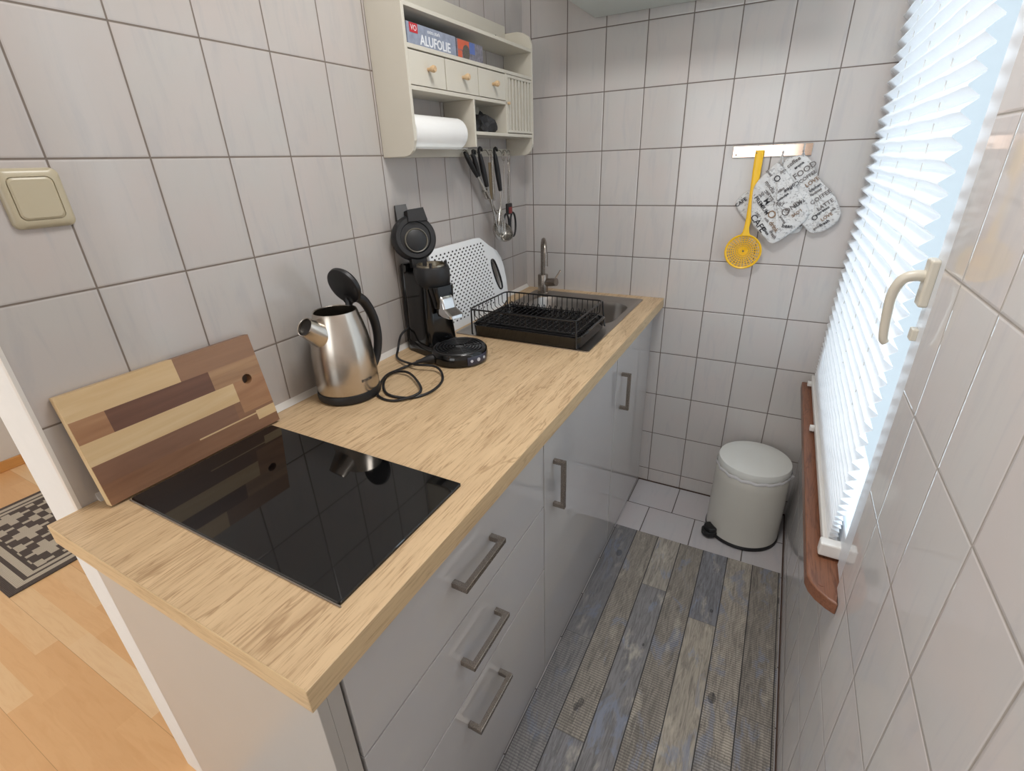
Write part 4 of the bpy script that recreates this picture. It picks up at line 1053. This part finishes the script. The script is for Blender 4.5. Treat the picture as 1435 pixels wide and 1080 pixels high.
pad('pot_holder', [(.975, 1.432), (.962, 1.418), (.926, 1.378), (.912, 1.35), (.914, 1.30), (.922, 1.232), (.96, 1.195), (1.000, 1.160), (1.030, 1.178), (1.070, 1.215), (1.102, 1.262), (1.080, 1.305), (1.045, 1.350), (1.020, 1.385)], -.0305, .010,
    'printed square pot holder in front, with the word CAFE, beside the yellow skimmer', 'pot holder',
    [('CAFE', .946, 1.232, .030, DARKINK, 0), ('O', .981, 1.378, .028, DARKINK, 0), ('PREMIUM', .948, 1.292, .018, DARKINK, 0), ('M', .962, 1.305, .024, DARKINK, 0), ('O', .984, 1.262, .036, BROWNINK, 0), ('1987', 1.000, 1.296, .018, GREYINK, 45), ('Coffee', 1.030, 1.352, .018, DARKINK, -90), ('KING', 1.046, 1.290, .022, GREYINK, -90), ('O', 1.025, 1.270, .034, GREYINK, 0), ('hot', .948, 1.330, .020, GREYINK, -90), ('mocha', .965, 1.352, .018, GREYINK, 0), ('drink', .998, 1.222, .020, BROWNINK, 0), ('fresh', 1.000, 1.195, .016, GREYINK, 0), ('bean', 1.040, 1.225, .018, DARKINK, 45), ('LATTE', .968, 1.322, .013, GREYINK, 0), ('espresso', 1.010, 1.318, .011, DARKINK, -90), ('LOVE', 1.060, 1.268, .014, BROWNINK, -90), ('arabica', .974, 1.208, .012, DARKINK, 0), ('1987', .940, 1.262, .012, GREYINK, 0), ('aroma', 1.022, 1.246, .012, GREYINK, 0), ('milk', .972, 1.244, .012, GREYINK, 0), ('sugar', 1.000, 1.340, .012, GREYINK, -90), ('TASTE', 1.062, 1.300, .013, DARKINK, -90), ('good', .955, 1.396, .012, GREYINK, 0), ('cup', .996, 1.400, .014, GREYINK, -90)], -50,
    loop=[(.978, -.036, 1.425), (.984, -.034, 1.458), (.990, -.036, 1.425)])

# ------------------------------------------------------------------ pedal bin
pbn = thing('pedal_bin', (1.090, -.170, 0), 'round white pedal bin standing in the far right corner', 'bin')
bc = Vector((1.085, -.172, 0))
b = MB(); b.lathe([(.120, .014), (.1385, .016), (.1385, .03), (.138, .15), (.1365, .28), (.1345, .325), (.130, .332), (.126, .325), (.130, .28)], bc, seg=72); b.build('body', BINW, pbn)
b = MB(); b.lathe([(0, .001), (.138, .001), (.142, .004), (.142, .013), (.139, .018), (0, .018)], bc, seg=64); b.build('base_ring', BLK_MATT, pbn)
b = MB(); b.lathe([(.127, .326), (.1340, .330), (.1345, .346), (.1310, .3565), (.120, .361), (.07, .3645), (0, .366)], bc, seg=72); b.build('lid', M_plain('pale_grey_lid', (222, 224, 220), .3, var=.01), pbn)
pd = Vector((-.76, -.65, 0)).normalized(); ps = Vector((.65, -.76, 0))
b = MB()
pp = [bc+pd*.120+ps*-.024, bc+pd*.150+ps*-.032, bc+pd*.172+ps*-.026, bc+pd*.182+ps*-.010, bc+pd*.182+ps*.010, bc+pd*.172+ps*.026, bc+pd*.150+ps*.032, bc+pd*.120+ps*.024]
b.prism([(p.x, p.y, .008) for p in pp], (0, 0, .022), bev=.004)
b.prism([(p.x, p.y, .028) for p in [bc+pd*(.120+(q-.120)*.9)+ps*w_ for q, w_ in ((.120, -.02), (.150, -.028), (.172, -.022), (.178, 0), (.172, .022), (.150, .028), (.120, .02))]], (0, 0, .020), bev=.005)
b.build('pedal', BLK_MATT, pbn)
b = MB(); rg = []
for z, dr_ in ((.316, .0015), (.324, .0035), (.330, .0015)):
    rg.append([bc+Vector(((.1345+dr_+.002*math.sin(k*1.9)*math.sin(k*.7))*math.cos(2*PI*k/80), (.1345+dr_+.002*math.sin(k*1.9)*math.sin(k*.7))*math.sin(2*PI*k/80), z+.002*math.sin(k*1.3))) for k in range(80)])
b.loops(rg)
b.prism([bc+Vector((.126, -.035, .330)), bc+Vector((.142, -.022, .318)), bc+Vector((.148, -.006, .308)), bc+Vector((.139, -.004, .296)), bc+Vector((.133, -.02, .302))], (.0, .012, .004), bev=.002)
b.build('bin_liner', LINERM, pbn)

# ------------------------------------------------------------------ mats
b = MB(); b.box(.603, 1.243, -3.0, -.378, .0002, .0026)
tag(b.build('floor_mat', MATV, origin=(0, 0, 0)), 'weathered blue grey plank print vinyl mat on the kitchen floor', 'mat')
b = MB(); b.box(-.76, 0, 0, 1.35, .0002, .006, bev=.0015)
rg_ = b.build('woven_rug', RUGM, origin=(0, 0, 0)); rg_.location = (-1.364, -1.790, 0); tag(rg_, 'charcoal and cream woven rug with stepped diamonds on the laminate floor', 'rug')

# ------------------------------------------------------------------ light
w = bpy.data.worlds.new('sky'); scene.world = w; w.use_nodes = True
bg = w.node_tree.nodes['Background']; bg.inputs[0].default_value = (.86, .93, 1.0, 1); bg.inputs[1].default_value = .85
def area(name, loc, rot, sx, sy, power, col):
    l = bpy.data.lights.new(name, 'AREA'); l.shape = 'RECTANGLE'; l.size = sx; l.size_y = sy; l.energy = power; l.color = col
    o = bpy.data.objects.new(name, l); COL.objects.link(o); o.location = loc; o.rotation_euler = rot; return o
area('daylight_kitchen_window', (1.62, -.56, 1.42), (0, math.radians(90), 0), 1.5, 1.1, 17, (.88, .94, 1.0))
area('added_fill_room', (-1.45, Y0-.2, 1.5), (math.radians(90), 0, 0), 1.45, 1.35, 42, (1.0, .98, .96))  # added fill from behind the camera, raises the brightness of the room
area('added_fill_near', (.40, Y0-.2, 1.5), (math.radians(90), 0, 0), 1.25, 1.35, 12, (1.0, .99, .97))  # second added fill behind the camera, on the kitchen side
area('added_fill_ceiling', (.80, -1.25, CZ-.03), (0, 0, 0), .4, .4, 13, (1.0, .985, .965))  # added overhead fill without a fixture, lifts worktop and floor

# ------------------------------------------------------------------ camera
cam = bpy.data.cameras.new('camera'); co = bpy.data.objects.new('camera', cam); COL.objects.link(co)
co.location = (1.0250, -2.0488, 1.4581)
co.rotation_euler = (1.13897, .03383, .48801)
cam.sensor_width = 36; cam.lens = 36*677.05/1435; cam.clip_start = .02
scene.camera = co
vs = scene.view_settings
vs.view_transform = 'Standard'; vs.look = 'None'; vs.exposure = 0.05; vs.gamma = 1; vs.use_curve_mapping = False
scene.cycles.max_bounces = 10; scene.cycles.diffuse_bounces = 6; scene.cycles.glossy_bounces = 5; scene.cycles.transparent_max_bounces = 8
scene.cycles.caustics_reflective = False; scene.cycles.caustics_refractive = False
scene.cycles.sample_clamp_indirect = 6
